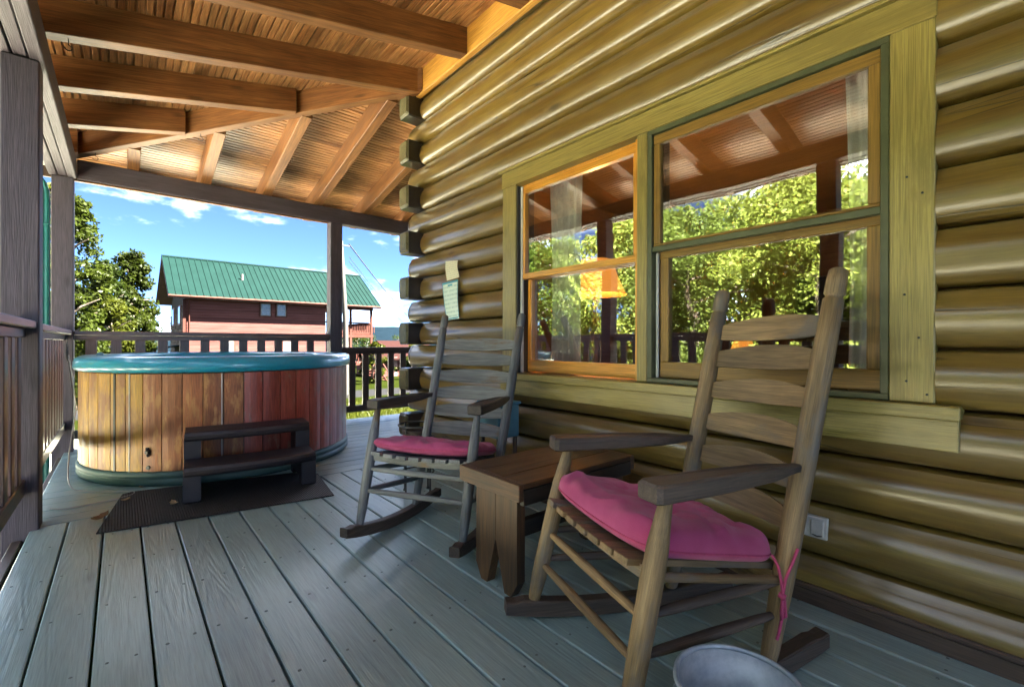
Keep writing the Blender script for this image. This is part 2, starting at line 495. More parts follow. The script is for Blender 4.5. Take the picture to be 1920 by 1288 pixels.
M['aluminium'] = plain('grey_green_storm_frame', (0.075, 0.082, 0.038), 0.4, scale=10)
M['white_vinyl'] = plain('white_track', (0.6, 0.6, 0.57), 0.5)
M['galv'] = plain('galvanised_steel', (0.40, 0.47, 0.53), 0.5, metal=0.35, c2=(0.26, 0.32, 0.38), scale=22, bump=0.1, bscale=30)
M['iron'] = plain('black_iron', (0.035, 0.04, 0.045), 0.5, metal=0.3)
M['pot'] = plain('dark_pot', (0.055, 0.035, 0.03), 0.5)
M['blue'] = plain('blue_paint', (0.10, 0.26, 0.34), 0.5)
M['outlet'] = plain('outlet_plastic', (0.55, 0.53, 0.48), 0.4, scale=20)
M['cable'] = plain('grey_cable', (0.42, 0.42, 0.40), 0.5)
M['leaf_dry'] = plain('dry_leaf', (0.20, 0.105, 0.045), 0.8, scale=40)
M['leaf_tan'] = plain('tan_leaf', (0.42, 0.30, 0.16), 0.8, scale=40)
M['curtain'] = plain('sheer_curtain', (0.80, 0.77, 0.70), 0.8, scale=12)
M['room'] = wood('knotty_pine_wall', (0.20, 0.10, 0.035), (0.32, 0.17, 0.06), rough=0.5, bump=0.1, spread=0.1)
M['sofa'] = plain('dark_upholstery', (0.05, 0.038, 0.03), 0.85, scale=20)
M['rope'] = plain('pink_cord', (0.42, 0.05, 0.13), 0.8, scale=60, bump=0.4, bscale=400)


def fabric():
    m, n, l, b = new_mat('rose_fabric')
    tc = n.new("ShaderNodeTexCoord")
    n1 = n.new("ShaderNodeTexNoise"); n1.inputs["Scale"].default_value = 9; n1.inputs["Detail"].default_value = 8
    l.new(tc.outputs["Object"], n1.inputs["Vector"])
    r = ramp(n, [(0.3, (0.285, 0.028, 0.10)), (0.7, (0.385, 0.060, 0.165))])
    l.new(n1.outputs["Fac"], r.inputs["Fac"]); l.new(r.outputs["Color"], b.inputs["Base Color"])
    b.inputs["Roughness"].default_value = 0.9
    b.inputs["Sheen Weight"].default_value = 0.18
    b.inputs["Sheen Tint"].default_value = (1, 0.75, 0.82, 1)
    w1 = n.new("ShaderNodeTexNoise"); w1.inputs["Scale"].default_value = 420; w1.inputs["Detail"].default_value = 2
    l.new(tc.outputs["Object"], w1.inputs["Vector"])
    bp = n.new("ShaderNodeBump"); bp.inputs["Strength"].default_value = 0.35; bp.inputs["Distance"].default_value = 0.002
    l.new(w1.outputs["Fac"], bp.inputs["Height"]); l.new(bp.outputs[0], b.inputs["Normal"])
    return m


M['pink'] = fabric()


def rubber():
    m, n, l, b = new_mat('ribbed_rubber')
    tc = n.new("ShaderNodeTexCoord")
    w = n.new("ShaderNodeTexWave"); w.inputs["Scale"].default_value = 26; w.wave_type = 'BANDS'; w.bands_direction = 'X'
    l.new(tc.outputs["Object"], w.inputs["Vector"])
    nz = n.new("ShaderNodeTexNoise"); nz.inputs["Scale"].default_value = 30; nz.inputs["Detail"].default_value = 6
    l.new(tc.outputs["Object"], nz.inputs["Vector"])
    r = ramp(n, [(0.4, (0.007, 0.007, 0.009)), (0.75, (0.016, 0.015, 0.019))])
    l.new(nz.outputs["Fac"], r.inputs["Fac"]); l.new(r.outputs["Color"], b.inputs["Base Color"])
    b.inputs["Roughness"].default_value = 0.75
    bp = n.new("ShaderNodeBump"); bp.inputs["Strength"].default_value = 0.7; bp.inputs["Distance"].default_value = 0.004
    l.new(w.outputs["Fac"], bp.inputs["Height"]); l.new(bp.outputs[0], b.inputs["Normal"])
    return m


M['rubber'] = rubber()


def glass(name, ior, tint):
    """coated window glass: Fresnel mirror over a lightly tinted clear body"""
    m, n, l, b = new_mat(name)
    n.remove(b)
    out = n["Material Output"]
    tr = n.new("ShaderNodeBsdfTransparent"); tr.inputs["Color"].default_value = rgb(tint)
    gl = n.new("ShaderNodeBsdfGlossy"); gl.inputs["Roughness"].default_value = 0.012
    tc = n.new("ShaderNodeTexCoord")
    nz = n.new("ShaderNodeTexNoise"); nz.inputs["Scale"].default_value = 2.2; nz.inputs["Detail"].default_value = 1
    l.new(tc.outputs["Object"], nz.inputs["Vector"])
    bp = n.new("ShaderNodeBump"); bp.inputs["Strength"].default_value = 0.10; bp.inputs["Distance"].default_value = 0.01
    l.new(nz.outputs["Fac"], bp.inputs["Height"]); l.new(bp.outputs[0], gl.inputs["Normal"])
    ge = n.new("ShaderNodeNewGeometry")
    dt = n.new("ShaderNodeVectorMath"); dt.operation = 'DOT_PRODUCT'
    l.new(ge.outputs["Incoming"], dt.inputs[0]); l.new(ge.outputs["Normal"], dt.inputs[1])
    ab = n.new("ShaderNodeMath"); ab.operation = 'ABSOLUTE'; l.new(dt.outputs["Value"], ab.inputs[0])
    om = n.new("ShaderNodeMath"); om.operation = 'SUBTRACT'; om.inputs[0].default_value = 1.0; l.new(ab.outputs[0], om.inputs[1])
    pw = n.new("ShaderNodeMath"); pw.operation = 'POWER'; pw.inputs[1].default_value = 5.0; l.new(om.outputs[0], pw.inputs[0])
    fr = n.new("ShaderNodeMath"); fr.operation = 'MULTIPLY_ADD'; fr.inputs[1].default_value = 1 - ior; fr.inputs[2].default_value = ior
    l.new(pw.outputs[0], fr.inputs[0])
    mx = n.new("ShaderNodeMixShader")
    l.new(fr.outputs[0], mx.inputs[0]); l.new(tr.outputs[0], mx.inputs[1]); l.new(gl.outputs[0], mx.inputs[2])
    l.new(mx.outputs[0], out.inputs["Surface"])
    return m


M['glass'] = glass('window_glass', 0.23, (0.96, 0.97, 0.96))
M['far_glass'] = glass('house_window_glass', 0.14, (0.6, 0.66, 0.7))


def leaf_mat(name, c1, c2, trans=(0.25, 0.36, 0.04)):
    m, n, l, b = new_mat(name)
    out = n["Material Output"]
    tc = n.new("ShaderNodeTexCoord")
    oi = n.new("ShaderNodeObjectInfo")
    nz = n.new("ShaderNodeTexNoise"); nz.inputs["Scale"].default_value = 1.3; nz.inputs["Detail"].default_value = 9; nz.inputs["Roughness"].default_value = 0.8
    l.new(tc.outputs["Object"], nz.inputs["Vector"])
    r = ramp(n, [(0.32, c1), (0.68, c2)])
    l.new(nz.outputs["Fac"], r.inputs["Fac"])
    hs = n.new("ShaderNodeHueSaturation")
    mr = n.new("ShaderNodeMapRange"); mr.inputs["To Min"].default_value = 0.8; mr.inputs["To Max"].default_value = 1.2
    l.new(oi.outputs["Random"], mr.inputs["Value"]); l.new(mr.outputs[0], hs.inputs["Value"])
    l.new(r.outputs["Color"], hs.inputs["Color"]); l.new(hs.outputs["Color"], b.inputs["Base Color"])
    b.inputs["Roughness"].default_value = 0.45
    b.inputs["Specular IOR Level"].default_value = 0.06
    t = n.new("ShaderNodeBsdfTranslucent"); t.inputs["Color"].default_value = rgb(trans)
    mx = n.new("ShaderNodeMixShader"); mx.inputs[0].default_value = 0.35
    l.new(b.outputs[0], mx.inputs[1]); l.new(t.outputs[0], mx.inputs[2]); l.new(mx.outputs[0], out.inputs["Surface"])
    return m


M['leaf_a'] = leaf_mat('leaf_green', (0.042, 0.065, 0.014), (0.125, 0.16, 0.034), (0.13, 0.18, 0.03))
M['leaf_b'] = leaf_mat('leaf_yellow_green', (0.062, 0.088, 0.016), (0.18, 0.21, 0.042), (0.20, 0.25, 0.036))
M['leaf_c'] = leaf_mat('leaf_deep_green', (0.018, 0.034, 0.006), (0.060, 0.085, 0.011), (0.06, 0.095, 0.012))
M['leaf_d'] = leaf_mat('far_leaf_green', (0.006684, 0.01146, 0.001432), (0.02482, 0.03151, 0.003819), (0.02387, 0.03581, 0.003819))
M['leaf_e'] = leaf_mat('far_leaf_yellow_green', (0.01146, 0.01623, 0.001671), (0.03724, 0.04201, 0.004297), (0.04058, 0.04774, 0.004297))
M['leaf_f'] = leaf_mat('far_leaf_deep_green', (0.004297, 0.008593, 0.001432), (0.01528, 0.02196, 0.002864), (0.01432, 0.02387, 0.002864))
M['bark'] = wood('bark', (0.06, 0.045, 0.03), (0.17, 0.13, 0.095), rough=0.9, bump=0.9, grain=(4, 22, 22), spread=0.15, bump_dist=0.03)
M['pole'] = wood('bleached_pole', (0.02079, 0.01802, 0.01386), (0.03292, 0.02945, 0.02426), rough=0.8, bump=0.5, grain=(1.0, 20, 20), spread=0.05)


# ------------------------------------------------------------------ ground, road, hills
def ground_z(x, y):
    t = min(max((y - 6) / 32, 0), 1)
    z = -0.62 - 1.75 * t
    d = math.hypot(x, y)
    if d > 55: z -= (d - 55) * 0.07 * min(1, (d - 55) / 200)
    if x < -3: z -= min(-3 - x, 25) * 0.05
    z += 0.10 * mnoise.noise(Vector((x * 0.12, y * 0.12, 0))) * min(1, d / 15)
    return max(z, -170)


def radial_axis(n, near, far):
    t = np.linspace(-1, 1, n)
    k = math.log(far / near)
    return np.sign(t) * near * (np.exp(np.abs(t) * k) - 1)


ax = radial_axis(111, 4.0, 9000)
mb = MB()
mb.v = [(x, y, ground_z(x, y)) for y in ax for x in ax]
mb.g = list(mb.v)
nn = len(ax)
mb.f = [(j * nn + i, j * nn + i + 1, (j + 1) * nn + i + 1, (j + 1) * nn + i) for j in range(nn - 1) for i in range(nn - 1)]
mb.sm = [True] * len(mb.f)


def grass_mat():
    m, n, l, b = new_mat('grass_ground')
    g = n.new("ShaderNodeNewGeometry")
    n1 = n.new("ShaderNodeTexNoise"); n1.inputs["Scale"].default_value = 0.5; n1.inputs["Detail"].default_value = 12; n1.inputs["Roughness"].default_value = 0.75
    l.new(g.outputs["Position"], n1.inputs["Vector"])
    r = ramp(n, [(0.3, (0.00385, 0.00539, 0.0009625)), (0.5, (0.00693, 0.009625, 0.00154)), (0.72, (0.01155, 0.01232, 0.003465))])
    l.new(n1.outputs["Fac"], r.inputs["Fac"]); l.new(r.outputs["Color"], b.inputs["Base Color"])
    b.inputs["Roughness"].default_value = 0.9
    b.inputs["Specular IOR Level"].default_value = 0.0
    n2 = n.new("ShaderNodeTexNoise"); n2.inputs["Scale"].default_value = 18; n2.inputs["Detail"].default_value = 6
    l.new(g.outputs["Position"], n2.inputs["Vector"])
    bp = n.new("ShaderNodeBump"); bp.inputs["Strength"].default_value = 0.8; bp.inputs["Distance"].default_value = 0.08
    l.new(n2.outputs["Fac"], bp.inputs["Height"]); l.new(bp.outputs[0], b.inputs["Normal"])
    return m


M['grass'] = grass_mat()
structure(part('ground', mb, M['grass'], origin=(0, 0, 0)), 'grassy ground sloping gently away from the porch')

# asphalt road crossing behind the railing
mb = MB()
V, F = [], []
rows, cols = 41, 9
for i in range(rows):
    x = -35 + 90 * i / (rows - 1)
    yc = 21.2 + 0.05 * x
    for j in range(cols):
        y = yc - 3.2 + 6.6 * j / (cols - 1)
        V.append((x, y, ground_z(x, y) + 0.035 - (0.06 if j in (0, cols - 1) else 0)))
for i in range(rows - 1):
    for j in range(cols - 1):
        F.append((i * cols + j, (i + 1) * cols + j, (i + 1) * cols + j + 1, i * cols + j + 1))
mb.add(V, V, F, True)
M['asphalt'] = plain('asphalt', (0.0115, 0.0115, 0.0122), 0.9, c2=(0.0085, 0.0085, 0.009), scale=3, bump=0.5, bscale=80, spec=0.0)
structure(part('road', mb, M['asphalt']), 'grey asphalt road below the porch')

# added gravel, out of view on the left, bouncing sunlight into the porch
mb = MB()
V, F = [], []
rows, cols = 25, 13
for i in range(rows):
    for j in range(cols):
        x = -9.6 + 8.2 * j / (cols - 1) + 0.25 * math.sin(i * 1.3) * (j == 0)
        y = -0.5 + 14 * i / (rows - 1)
        V.append((x, y, ground_z(x, y) + 0.03))
for i in range(rows - 1):
    for j in range(cols - 1):
        F.append((i * cols + j, i * cols + j + 1, (i + 1) * cols + j + 1, (i + 1) * cols + j))
mb.add(V, V, F, True)
V, F = [], []  # second added patch behind the porch, to brighten the far ceiling
for i in range(15):
    for j in range(9):
        x = -1.45 + 3.2 * j / 8
        y = 6.35 + 7.15 * i / 14
        V.append((x, y, ground_z(x, y) + 0.03))
for i in range(14):
    for j in range(8):
        F.append((i * 9 + j, i * 9 + j + 1, (i + 1) * 9 + j + 1, (i + 1) * 9 + j))
mb.add(V, V, F, True)
M['gravel'] = plain('bounce_gravel', (0.60, 0.60, 0.47), 0.9, c2=(0.46, 0.46, 0.34), scale=30, bump=0.6, bscale=70)
structure(part('added_gravel', mb, M['gravel']), 'added unseen pale gravel that bounces sunlight into the porch')

# far wooded hills
mb = MB()
V, F = [], []
na, nr = 150, 26
for i in range(na):
    a = math.radians(-75 + 160 * i / (na - 1))
    for j in range(nr):
        r_ = 2600 + 6200 * (j / (nr - 1))
        x, y = math.sin(a) * r_, math.cos(a) * r_
        t = j / (nr - 1)
        q = Vector((x / 1500, y / 1500, 0))
        h = 0.55 + 0.45 * mnoise.fractal(q, 1.0, 2.0, 5)
        ridge1 = 95 * math.exp(-((t - 0.16) / 0.09) ** 2) * (0.6 + 0.8 * mnoise.noise(Vector((a * 6, 3, 0))))
        ridge2 = 430 * math.exp(-((t - 0.80) / 0.17) ** 2) * (0.72 + 0.42 * mnoise.noise(Vector((a * 5.2 + 3.3, 9, 0))) + 0.10 * mnoise.fractal(Vector((a * 22, t * 3, 1)), 1.0, 2.0, 4))
        z = -150 + ridge1 * 1.3 + ridge2 + 25 * h * t
        if j == 0: z = -230
        if j == nr - 1: z = -200
        V.append((x, y, z))
for i in range(na - 1):
    for j in range(nr - 1):
        F.append((i * nr + j, (i + 1) * nr + j, (i + 1) * nr + j + 1, i * nr + j + 1))
mb.add(V, V, F, True)
M['hill'] = plain('haze_blue_forest', (0.0034, 0.0066, 0.0098), 0.95, c2=(0.0026, 0.0052, 0.0077), scale=0.01, spec=0.0)  # blue of distant haze put into the base colour
structure(part('hills', mb, M['hill'], origin=(0, 0, 0)), 'wooded mountain ridge on the horizon with haze blue in its colour')

# ------------------------------------------------------------------ deck
deck = bpy.data.objects.new("deck", None)
link(deck, None, (0, 0, 0))
structure(deck, 'porch deck of grey-green painted planks')
GAP0, PITCH_B = -0.0687, 0.1452
DECK_T = 0.03
for k in range(-2, 14):
    x0 = GAP0 + PITCH_B * k
    x1 = x0 + PITCH_B
    if k == 13: x1 = 1.962
    wd = x1 - x0 - 0.0075
    xc = (x0 + x1) / 2
    mb = MB()
    mb.box((xc, -0.90, -DECK_T / 2 + random.uniform(-0.001, 0.001)), (8.61, wd, DECK_T), (0, 1, 0), (-1, 0, 0), (0, 0, 1), 0.004)
    part('plank', mb, M['deck'], deck)
k = 0
y = 3.412
while y < 5.70:
    mb = MB()
    mb.box((2.62, y + PITCH_B / 2, -DECK_T / 2 + random.uniform(-0.001, 0.001)), (6.0, PITCH_B - 0.006, DECK_T), (1, 0, 0), (0, 1, 0), (0, 0, 1), 0.004)
    part('plank', mb, M['deck'], deck)
    y += PITCH_B
DECK_Y1 = y
for a, b_ in (((-0.40, -5.0), (-0.40, DECK_Y1)), ((-0.38, DECK_Y1 + 0.02), (5.6, DECK_Y1 + 0.02)), ((0.8, -5.0), (0.8, 5.6)), ((-0.36, 3.44), (5.6, 3.44))):
    mb = MB()
    mb.beam((a[0], a[1], -0.155), (b_[0], b_[1], -0.155), 0.04, 0.235)
    part('joist', mb, M['base'], deck)

mb = MB()
for k in range(-2, 14):
    x0 = GAP0 + PITCH_B * k
    for yj in np.arange(-0.2, 3.4, 0.405):
        for dx in (0.032, PITCH_B - 0.038):
            cx, cy = x0 + dx + random.uniform(-0.006, 0.006), yj + random.uniform(-0.012, 0.012)
            if cx > 1.95: continue
            V = [(cx + 0.0042 * math.cos(q), cy + 0.0042 * math.sin(q), 0.0012) for q in np.arange(8) * math.pi / 4]
            V += [(p[0] + (p[0] - cx) * 0.5, p[1] + (p[1] - cy) * 0.5, -0.002) for p in V]
            mb.add(V, V, [tuple(range(8))] + [(i, (i + 1) % 8, 8 + (i + 1) % 8, 8 + i) for i in range(8)])
M['screw'] = plain('painted_screw', (0.13, 0.175, 0.17), 0.5)
sc_o = part('screws', mb, M['screw'], deck)
sc_o["kind"] = "stuff"

# ------------------------------------------------------------------ log cabin
cabin = thing('log_cabin', (2.0, 0, 0), 'dark olive log cabin wall with projecting corner logs beside the porch', 'cabin')
SEAM, CH, Z0 = 2.0, 0.193, 0.171
prof = []
for i in range(13):
    t = i / 12 * 0.93
    d = 0.058 * math.sqrt(max(0, 1 - ((t - 0.44) / 0.47) ** 2)) if abs(t - 0.44) < 0.47 else 0.0
    prof.append((d + 0.004, t * CH))
prof[0] = (-0.02, 0.004)
prof.insert(1, (0.006, 0.006))
prof[-1] = (0.026, 0.93 * CH)
prof += [(0.024, 0.945 * CH), (0.004, 0.985 * CH), (-0.02, 0.988 * CH), (-0.05, 0.988 * CH), (-0.05, 0.004)]
prof.sort(key=lambda p: 0)
CAS_L, CAS_R = 2.372, 0.232           # window casing, in y
END_LONG, END_SHORT = 3.73, 3.50
NCOURSE = 16
ZTOP = Z0 + NCOURSE * CH


def log_piece(y0, y1, z, end_round):
    mb = MB()
    sc = 1 + random.uniform(-0.04, 0.04)
    pr_ = [(d * (sc if d > 0 else 1), zz) for d, zz in prof]
    if not end_round:
        mb.strip(pr_, (SEAM, y0, z), (SEAM, y1, z), (-1, 0, 0), close=True, wob=0.006)
    else:                              # rounded-over end past the corner
        mb.strip(pr_, (SEAM, y0, z), (SEAM, y1 - 0.05, z), (-1, 0, 0), close=False, wob=0.006)
        m_ = len(pr_)
        V, G, F = [], [], []
        steps = [(0, 1.0), (0.02, 0.97), (0.036, 0.86), (0.046, 0.66), (0.05, 0.45)]
        for dy, s in steps:
            for d, zz in pr_:
                V.append((SEAM - d * s, y1 - 0.05 + dy, z + CH * 0.47 + (zz - CH * 0.47) * (0.75 + 0.25 * s)))
                G.append((y1 + dy, d * s, zz))
        for i in range(len(steps) - 1):
            for q in range(m_ - 1):
                F.append((i * m_ + q, i * m_ + q + 1, (i + 1) * m_ + q + 1, (i + 1) * m_ + q))
        mb.add(V, G, F, True)
        mb.add(V[-m_:], G[-m_:], [tuple(range(m_))[::-1]])
    return mb


for k in range(NCOURSE):
    z = Z0 + k * CH
    long_ = (k % 2 == 1)
    y1 = END_LONG if long_ else END_SHORT
    if 0.72 < z < 2.05:
        part('log', log_piece(-5.0, CAS_R, z, False), M['log'], cabin)
        part('log', log_piece(CAS_L, y1, z, long_), M['log'], cabin)
    else:
        part('log', log_piece(-5.0, y1, z, long_), M['log'], cabin)
    # side-wall logs: every second one sticks out past the front wall
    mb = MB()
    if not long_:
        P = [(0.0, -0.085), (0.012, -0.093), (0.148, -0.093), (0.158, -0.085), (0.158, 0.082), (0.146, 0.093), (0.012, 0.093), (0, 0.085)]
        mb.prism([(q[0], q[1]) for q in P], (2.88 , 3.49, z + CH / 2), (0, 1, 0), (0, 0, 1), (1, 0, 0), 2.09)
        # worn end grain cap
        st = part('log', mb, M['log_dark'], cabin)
        mb = MB()
        P2 = [(0.010, -0.072), (0.022, -0.086), (0.138, -0.086), (0.148, -0.072), (0.148, 0.07), (0.136, 0.086), (0.022, 0.086), (0.010, 0.072)]
        V = [(1.818, 3.49 + p[0] * 0.86 + 0.011, z + CH / 2 + p[1] * 0.86) for p in P2] + [(1.837, 3.49 + p[0] * 1.05 - 0.004, z + CH / 2 + p[1] * 1.03) for p in P2]
        F = [tuple(range(8))] + [(i, (i + 1) % 8, 8 + (i + 1) % 8, 8 + i) for i in range(8)]
        mb.add(V, [(random.random() + p[0], p[1], p[2]) for p in V], F)
        part('end_grain', mb, M['log_end'], st)
    else:
        pr2 = [(d, zz) for d, zz in prof]
        mb.strip(pr2, (2.0, 3.56, z), (3.9, 3.56, z), (0, 1, 0))
        part('log', mb, M['log'], cabin)
for k in range(NCOURSE):
    mb = MB()
    mb.strip(prof, (3.925, 3.56, Z0 + k * CH), (8.5, 3.56, Z0 + k * CH), (0, 1, 0))
    part('log', mb, M['log'], cabin)

# lowest log, cut off by the baseboard with its small ledge
part('log', log_piece(-5.0, END_LONG, Z0 - CH, True), M['log'], cabin)
mb = MB()
mb.box((1.946, -0.72, 0.028), (8.4, 0.03, 0.055), (0, 1, 0), (-1, 0, 0), (0, 0, 1), 0.003)
part('baseboard', mb, M['base'], cabin)
mb = MB()
mb.box((1.941, -0.72, 0.066), (8.4, 0.036, 0.019), (0, 1, 0), (-1, 0, 0), (0, 0, 1), 0.005)
part('ledge', mb, M['base'], cabin)
# window casing, sill, apron
XF = 1.938
YC = (CAS_L + CAS_R) / 2


def trim(name, y0, y1, z0, z1, xf, xb=1.995, mat='trim', bev=0.003, parent=cabin):
    mb = MB()
    if (y1 - y0) > (z1 - z0):
        mb.box(((xf + xb) / 2, (y0 + y1) / 2, (z0 + z1) / 2), (y1 - y0, xb - xf, z1 - z0), (0, 1, 0), (-1, 0, 0), (0, 0, 1), bev)
    else:
        mb.box(((xf + xb) / 2, (y0 + y1) / 2, (z0 + z1) / 2), (z1 - z0, xb - xf, y1 - y0), (0, 0, 1), (1, 0, 0), (0, 1, 0), bev)
    return part(name, mb, M[mat], parent)


WT, WB = 1.985, 0.772
trim('casing', CAS_R, 0.345, WB, WT, XF)
trim('casing', 2.238, CAS_L, WB, WT, XF)
trim('casing', CAS_R - 0.004, CAS_L + 0.004, WT, 2.085, XF - 0.003)
trim('drip_cap', CAS_R - 0.02, CAS_L + 0.02, 2.086, 2.100, XF - 0.022)
trim('mullion', 1.268, 1.325, WB, WT, XF + 0.002)
trim('sill', 0.172, CAS_L + 0.02, 0.727, 0.770, XF - 0.035, 2.02)
trim('apron', 0.176, CAS_L + 0.01, 0.629, 0.7265, XF - 0.012)
for (yy, zz) in ((0.30, 1.50), (0.262, 1.44), (0.305, 1.12), (0.27, 0.98), (0.30, 0.84), (0.25, 0.80)):
    mb = MB()
    mb.lathe([(0, 0), (0.0035, 0), (0.0035, 0.003), (0, 0.0035)], (0, 0, 0), n=8)
    mb.v = [(XF - 0.001 - p[2], yy + p[0], zz + p[1]) for p in mb.v]
    part('screw', mb, M['iron'], cabin)


def pane(name, y0, y1, z0, z1, x, parent, t=0.004):
    mb = MB()
    mb.box((x, (y0 + y1) / 2, (z0 + z1) / 2), (t, y1 - y0, z1 - z0))
    return part(name, mb, M['glass'], parent)


# left window: open double-hung sashes of varnished pine
win = part('window', MB().box((2.035, 1.7815, 1.9785), (0.08, 0.913, 0.013)), M['pine'], cabin)
win["label"] = "varnished pine double-hung window"
y0, y1 = 1.325, 2.238
for ya, yb, nm, mt in ((y0, y0 + 0.012, 'jamb', 'pine'), (y1 - 0.012, y1, 'jamb', 'bench_dark')):
    trim(nm, ya, yb, WB, 1.972, 1.945, 2.09, mt, 0.001, win)
trim('track', y1 - 0.030, y1 - 0.012, WB, 1.97, 1.968, 1.985, 'white_vinyl', 0.002, win)
ms = 1.385


def sash(parent, y0, y1, z0, z1, x, top, bot, side, mat, th=0.035, glass_=True):
    s_ = trim('sash', y0, y1, z1 - top, z1, x - th / 2, x + th / 2, mat, 0.003, parent)
    trim('bottom_rail', y0, y1, z0, z0 + bot, x - th / 2, x + th / 2, mat, 0.003, parent)
    trim('stile', y0, y0 + side, z0 + bot, z1 - top, x - th / 2 + 0.001, x + th / 2 - 0.001, mat, 0.003, parent)
    trim('stile', y1 - side, y1, z0 + bot, z1 - top, x - th / 2 + 0.001, x + th / 2 - 0.001, mat, 0.003, parent)
    if glass_: pane('pane', y0 + side - 0.004, y1 - side + 0.004, z0 + bot - 0.004, z1 - top + 0.004, x + 0.004, parent)


sash(win, y0 + 0.013, y1 - 0.014, 1.372, 1.965, 1.992, 0.042, 0.036, 0.034, 'pine')
sash(win, y0 + 0.014, y1 - 0.032, 0.776, 1.405, 2.032, 0.034, 0.075, 0.036, 'pine')
# right window: metal storm frame over a duller sash
win2 = trim('window', 0.346, 1.267, WT - 0.022, WT, 1.941, 1.99, 'aluminium', 0.002, cabin)
win2["label"] = "double-hung window behind a grey-green metal storm frame"
y0, y1 = 0.346, 1.267
trim('storm_frame', y0, y1, WB, WB + 0.022, 1.941, 1.99, 'aluminium', 0.002, win2)
trim('storm_frame', y0, y0 + 0.024, WB + 0.022, WT - 0.022, 1.942, 1.99, 'aluminium', 0.002, win2)
trim('storm_frame', y1 - 0.024, y1, WB + 0.022, WT - 0.022, 1.942, 1.99, 'aluminium', 0.002, win2)
trim('meeting_rail', y0 + 0.024, y1 - 0.024, 1.398, 1.424, 1.946, 1.975, 'aluminium', 0.002, win2)
sash(win2, y0 + 0.025, y1 - 0.025, 1.426, WT - 0.024, 1.968, 0.046, 0.012, 0.036, 'pine_dull', 0.026)
sash(win2, y0 + 0.025, y1 - 0.042, WB + 0.024, 1.415, 2.002, 0.046, 0.075, 0.045, 'pine_dull', 0.03)
trim('track', y1 - 0.040, y1 - 0.028, WB + 0.024, 1.396, 1.972, 1.985, 'white_vinyl', 0.002, win2)

# the room behind the glass
RX1, RY0, RY1, RZ = 6.2, -4.8, 3.35, 2.5


def slab(name, x0, x1, y0, y1, z0, z1, mat, parent=cabin):
    mb = MB()
    sz = (x1 - x0, y1 - y0, z1 - z0)
    g = max(range(3), key=lambda i: sz[i])
    mb.box(((x0 + x1) / 2, (y0 + y1) / 2, (z0 + z1) / 2), sz, grain=g)
    return part(name, mb, M[mat], parent)


slab('interior_floor', 2.06, RX1, RY0, RY1, -0.05, 0.0, 'room')
slab('interior_ceiling', 2.06, RX1, RY0, RY1, RZ, RZ + 0.05, 'room')
slab('interior_wall', 2.06, RX1, RY1, RY1 + 0.06, 0, RZ, 'room')
slab('interior_wall', 2.06, RX1, RY0 - 0.06, RY0, 0, RZ, 'room')
# wall with the windows (inner lining, leaves the openings free)
slab('interior_wall', 2.08, 2.14, RY0, 0.33, 0, RZ, 'room')
slab('interior_wall', 2.08, 2.14, 2.25, RY1, 0, RZ, 'room')
slab('interior_wall', 2.08, 2.14, 0.33, 2.25, 0, 0.765, 'room')
slab('interior_wall', 2.08, 2.14, 0.33, 2.25, 1.995, RZ, 'room')
slab('interior_wall', 2.085, 2.135, 1.262, 1.33, 0.765, 1.995, 'room')
# far wall with a bright window in it
slab('interior_wall', RX1, RX1 + 0.1, RY0, 1.22, 0, RZ, 'room')
slab('interior_wall', RX1, RX1 + 0.1, 2.0, RY1, 0, RZ, 'room')
slab('interior_wall', RX1, RX1 + 0.1, 1.22, 2.0, 0, 1.0, 'room')
slab('interior_wall', RX1, RX1 + 0.1, 1.22, 2.0, 1.75, RZ, 'room')
slab('window_bar', RX1 + 0.02, RX1 + 0.06, 1.22, 2.0, 1.33, 1.37, 'base')

# cabin shell behind: other walls and main roof, which keep the sun off the porch
slab('wall_back', 8.4, 8.5, -5.0, 3.5, 0, ZTOP, 'log')
slab('wall_end', 2.05, 8.5, -5.05, -4.95, 0, ZTOP, 'log')
M['roof_green'] = plain('green_metal_roof', (0.0026, 0.0098, 0.0082), 0.6, c2=(0.0021, 0.0081, 0.0067), scale=1.2, spec=0.02)
for sx in (-1, 1):
    mb = MB()
    a = Vector((5.25, -5.3, 5.3)); e = Vector((5.25 + sx * 3.75, -5.3, 3.42))
    b2 = a + Vector((0, 9.5, 0)); e2 = e + Vector((0, 9.5, 0))
    up = Vector((0, 0, 0.12))
    V = [a, e, e2, b2, a + up, e + up, e2 + up, b2 + up]
    mb.add(V, V, [(0, 1, 2, 3), (7, 6, 5, 4), (0, 4, 5, 1), (1, 5, 6, 2), (2, 6, 7, 3), (3, 7, 4, 0)])
    part('roof', mb, M['roof_green'], cabin)
for yy in (-4.98, 3.5):
    mb = MB()
    mb.prism([(-3.25, 0), (3.25, 0), (0, 1.75)], (5.25, yy, ZTOP), (1, 0, 0), (0, 0, 1), (0, 1, 0), 0.1)
    part('gable', mb, M['log'], cabin)

# ------------------------------------------------------------------ porch roof
porch = thing('porch_roof', (-0.39, 5.62, 0), 'timber porch roof with stained rafters and plank ceiling on grey posts', 'porch roof')
XW, ZW, XB, YB, ZB, YH = 1.90, 3.05, -0.33, 5.55, 2.575, 3.42
S1 = (ZW - ZB) / (XW - XB)
S2 = (ZW - ZB) / (YB - YH)
RD = 0.19


def zb1(x): return ZW - (XW - x) * S1          # underside of the near rafters
def zb2(y): return ZW - (y - YH) * S2          # underside of the far rafters
def hip_y(x): return YH + (XW - x) * (YB - YH) / (XW - XB)
def hip_x(y): return XW - (y - YH) * (XW - XB) / (YB - YH)


XO, YO = -0.78, 6.0
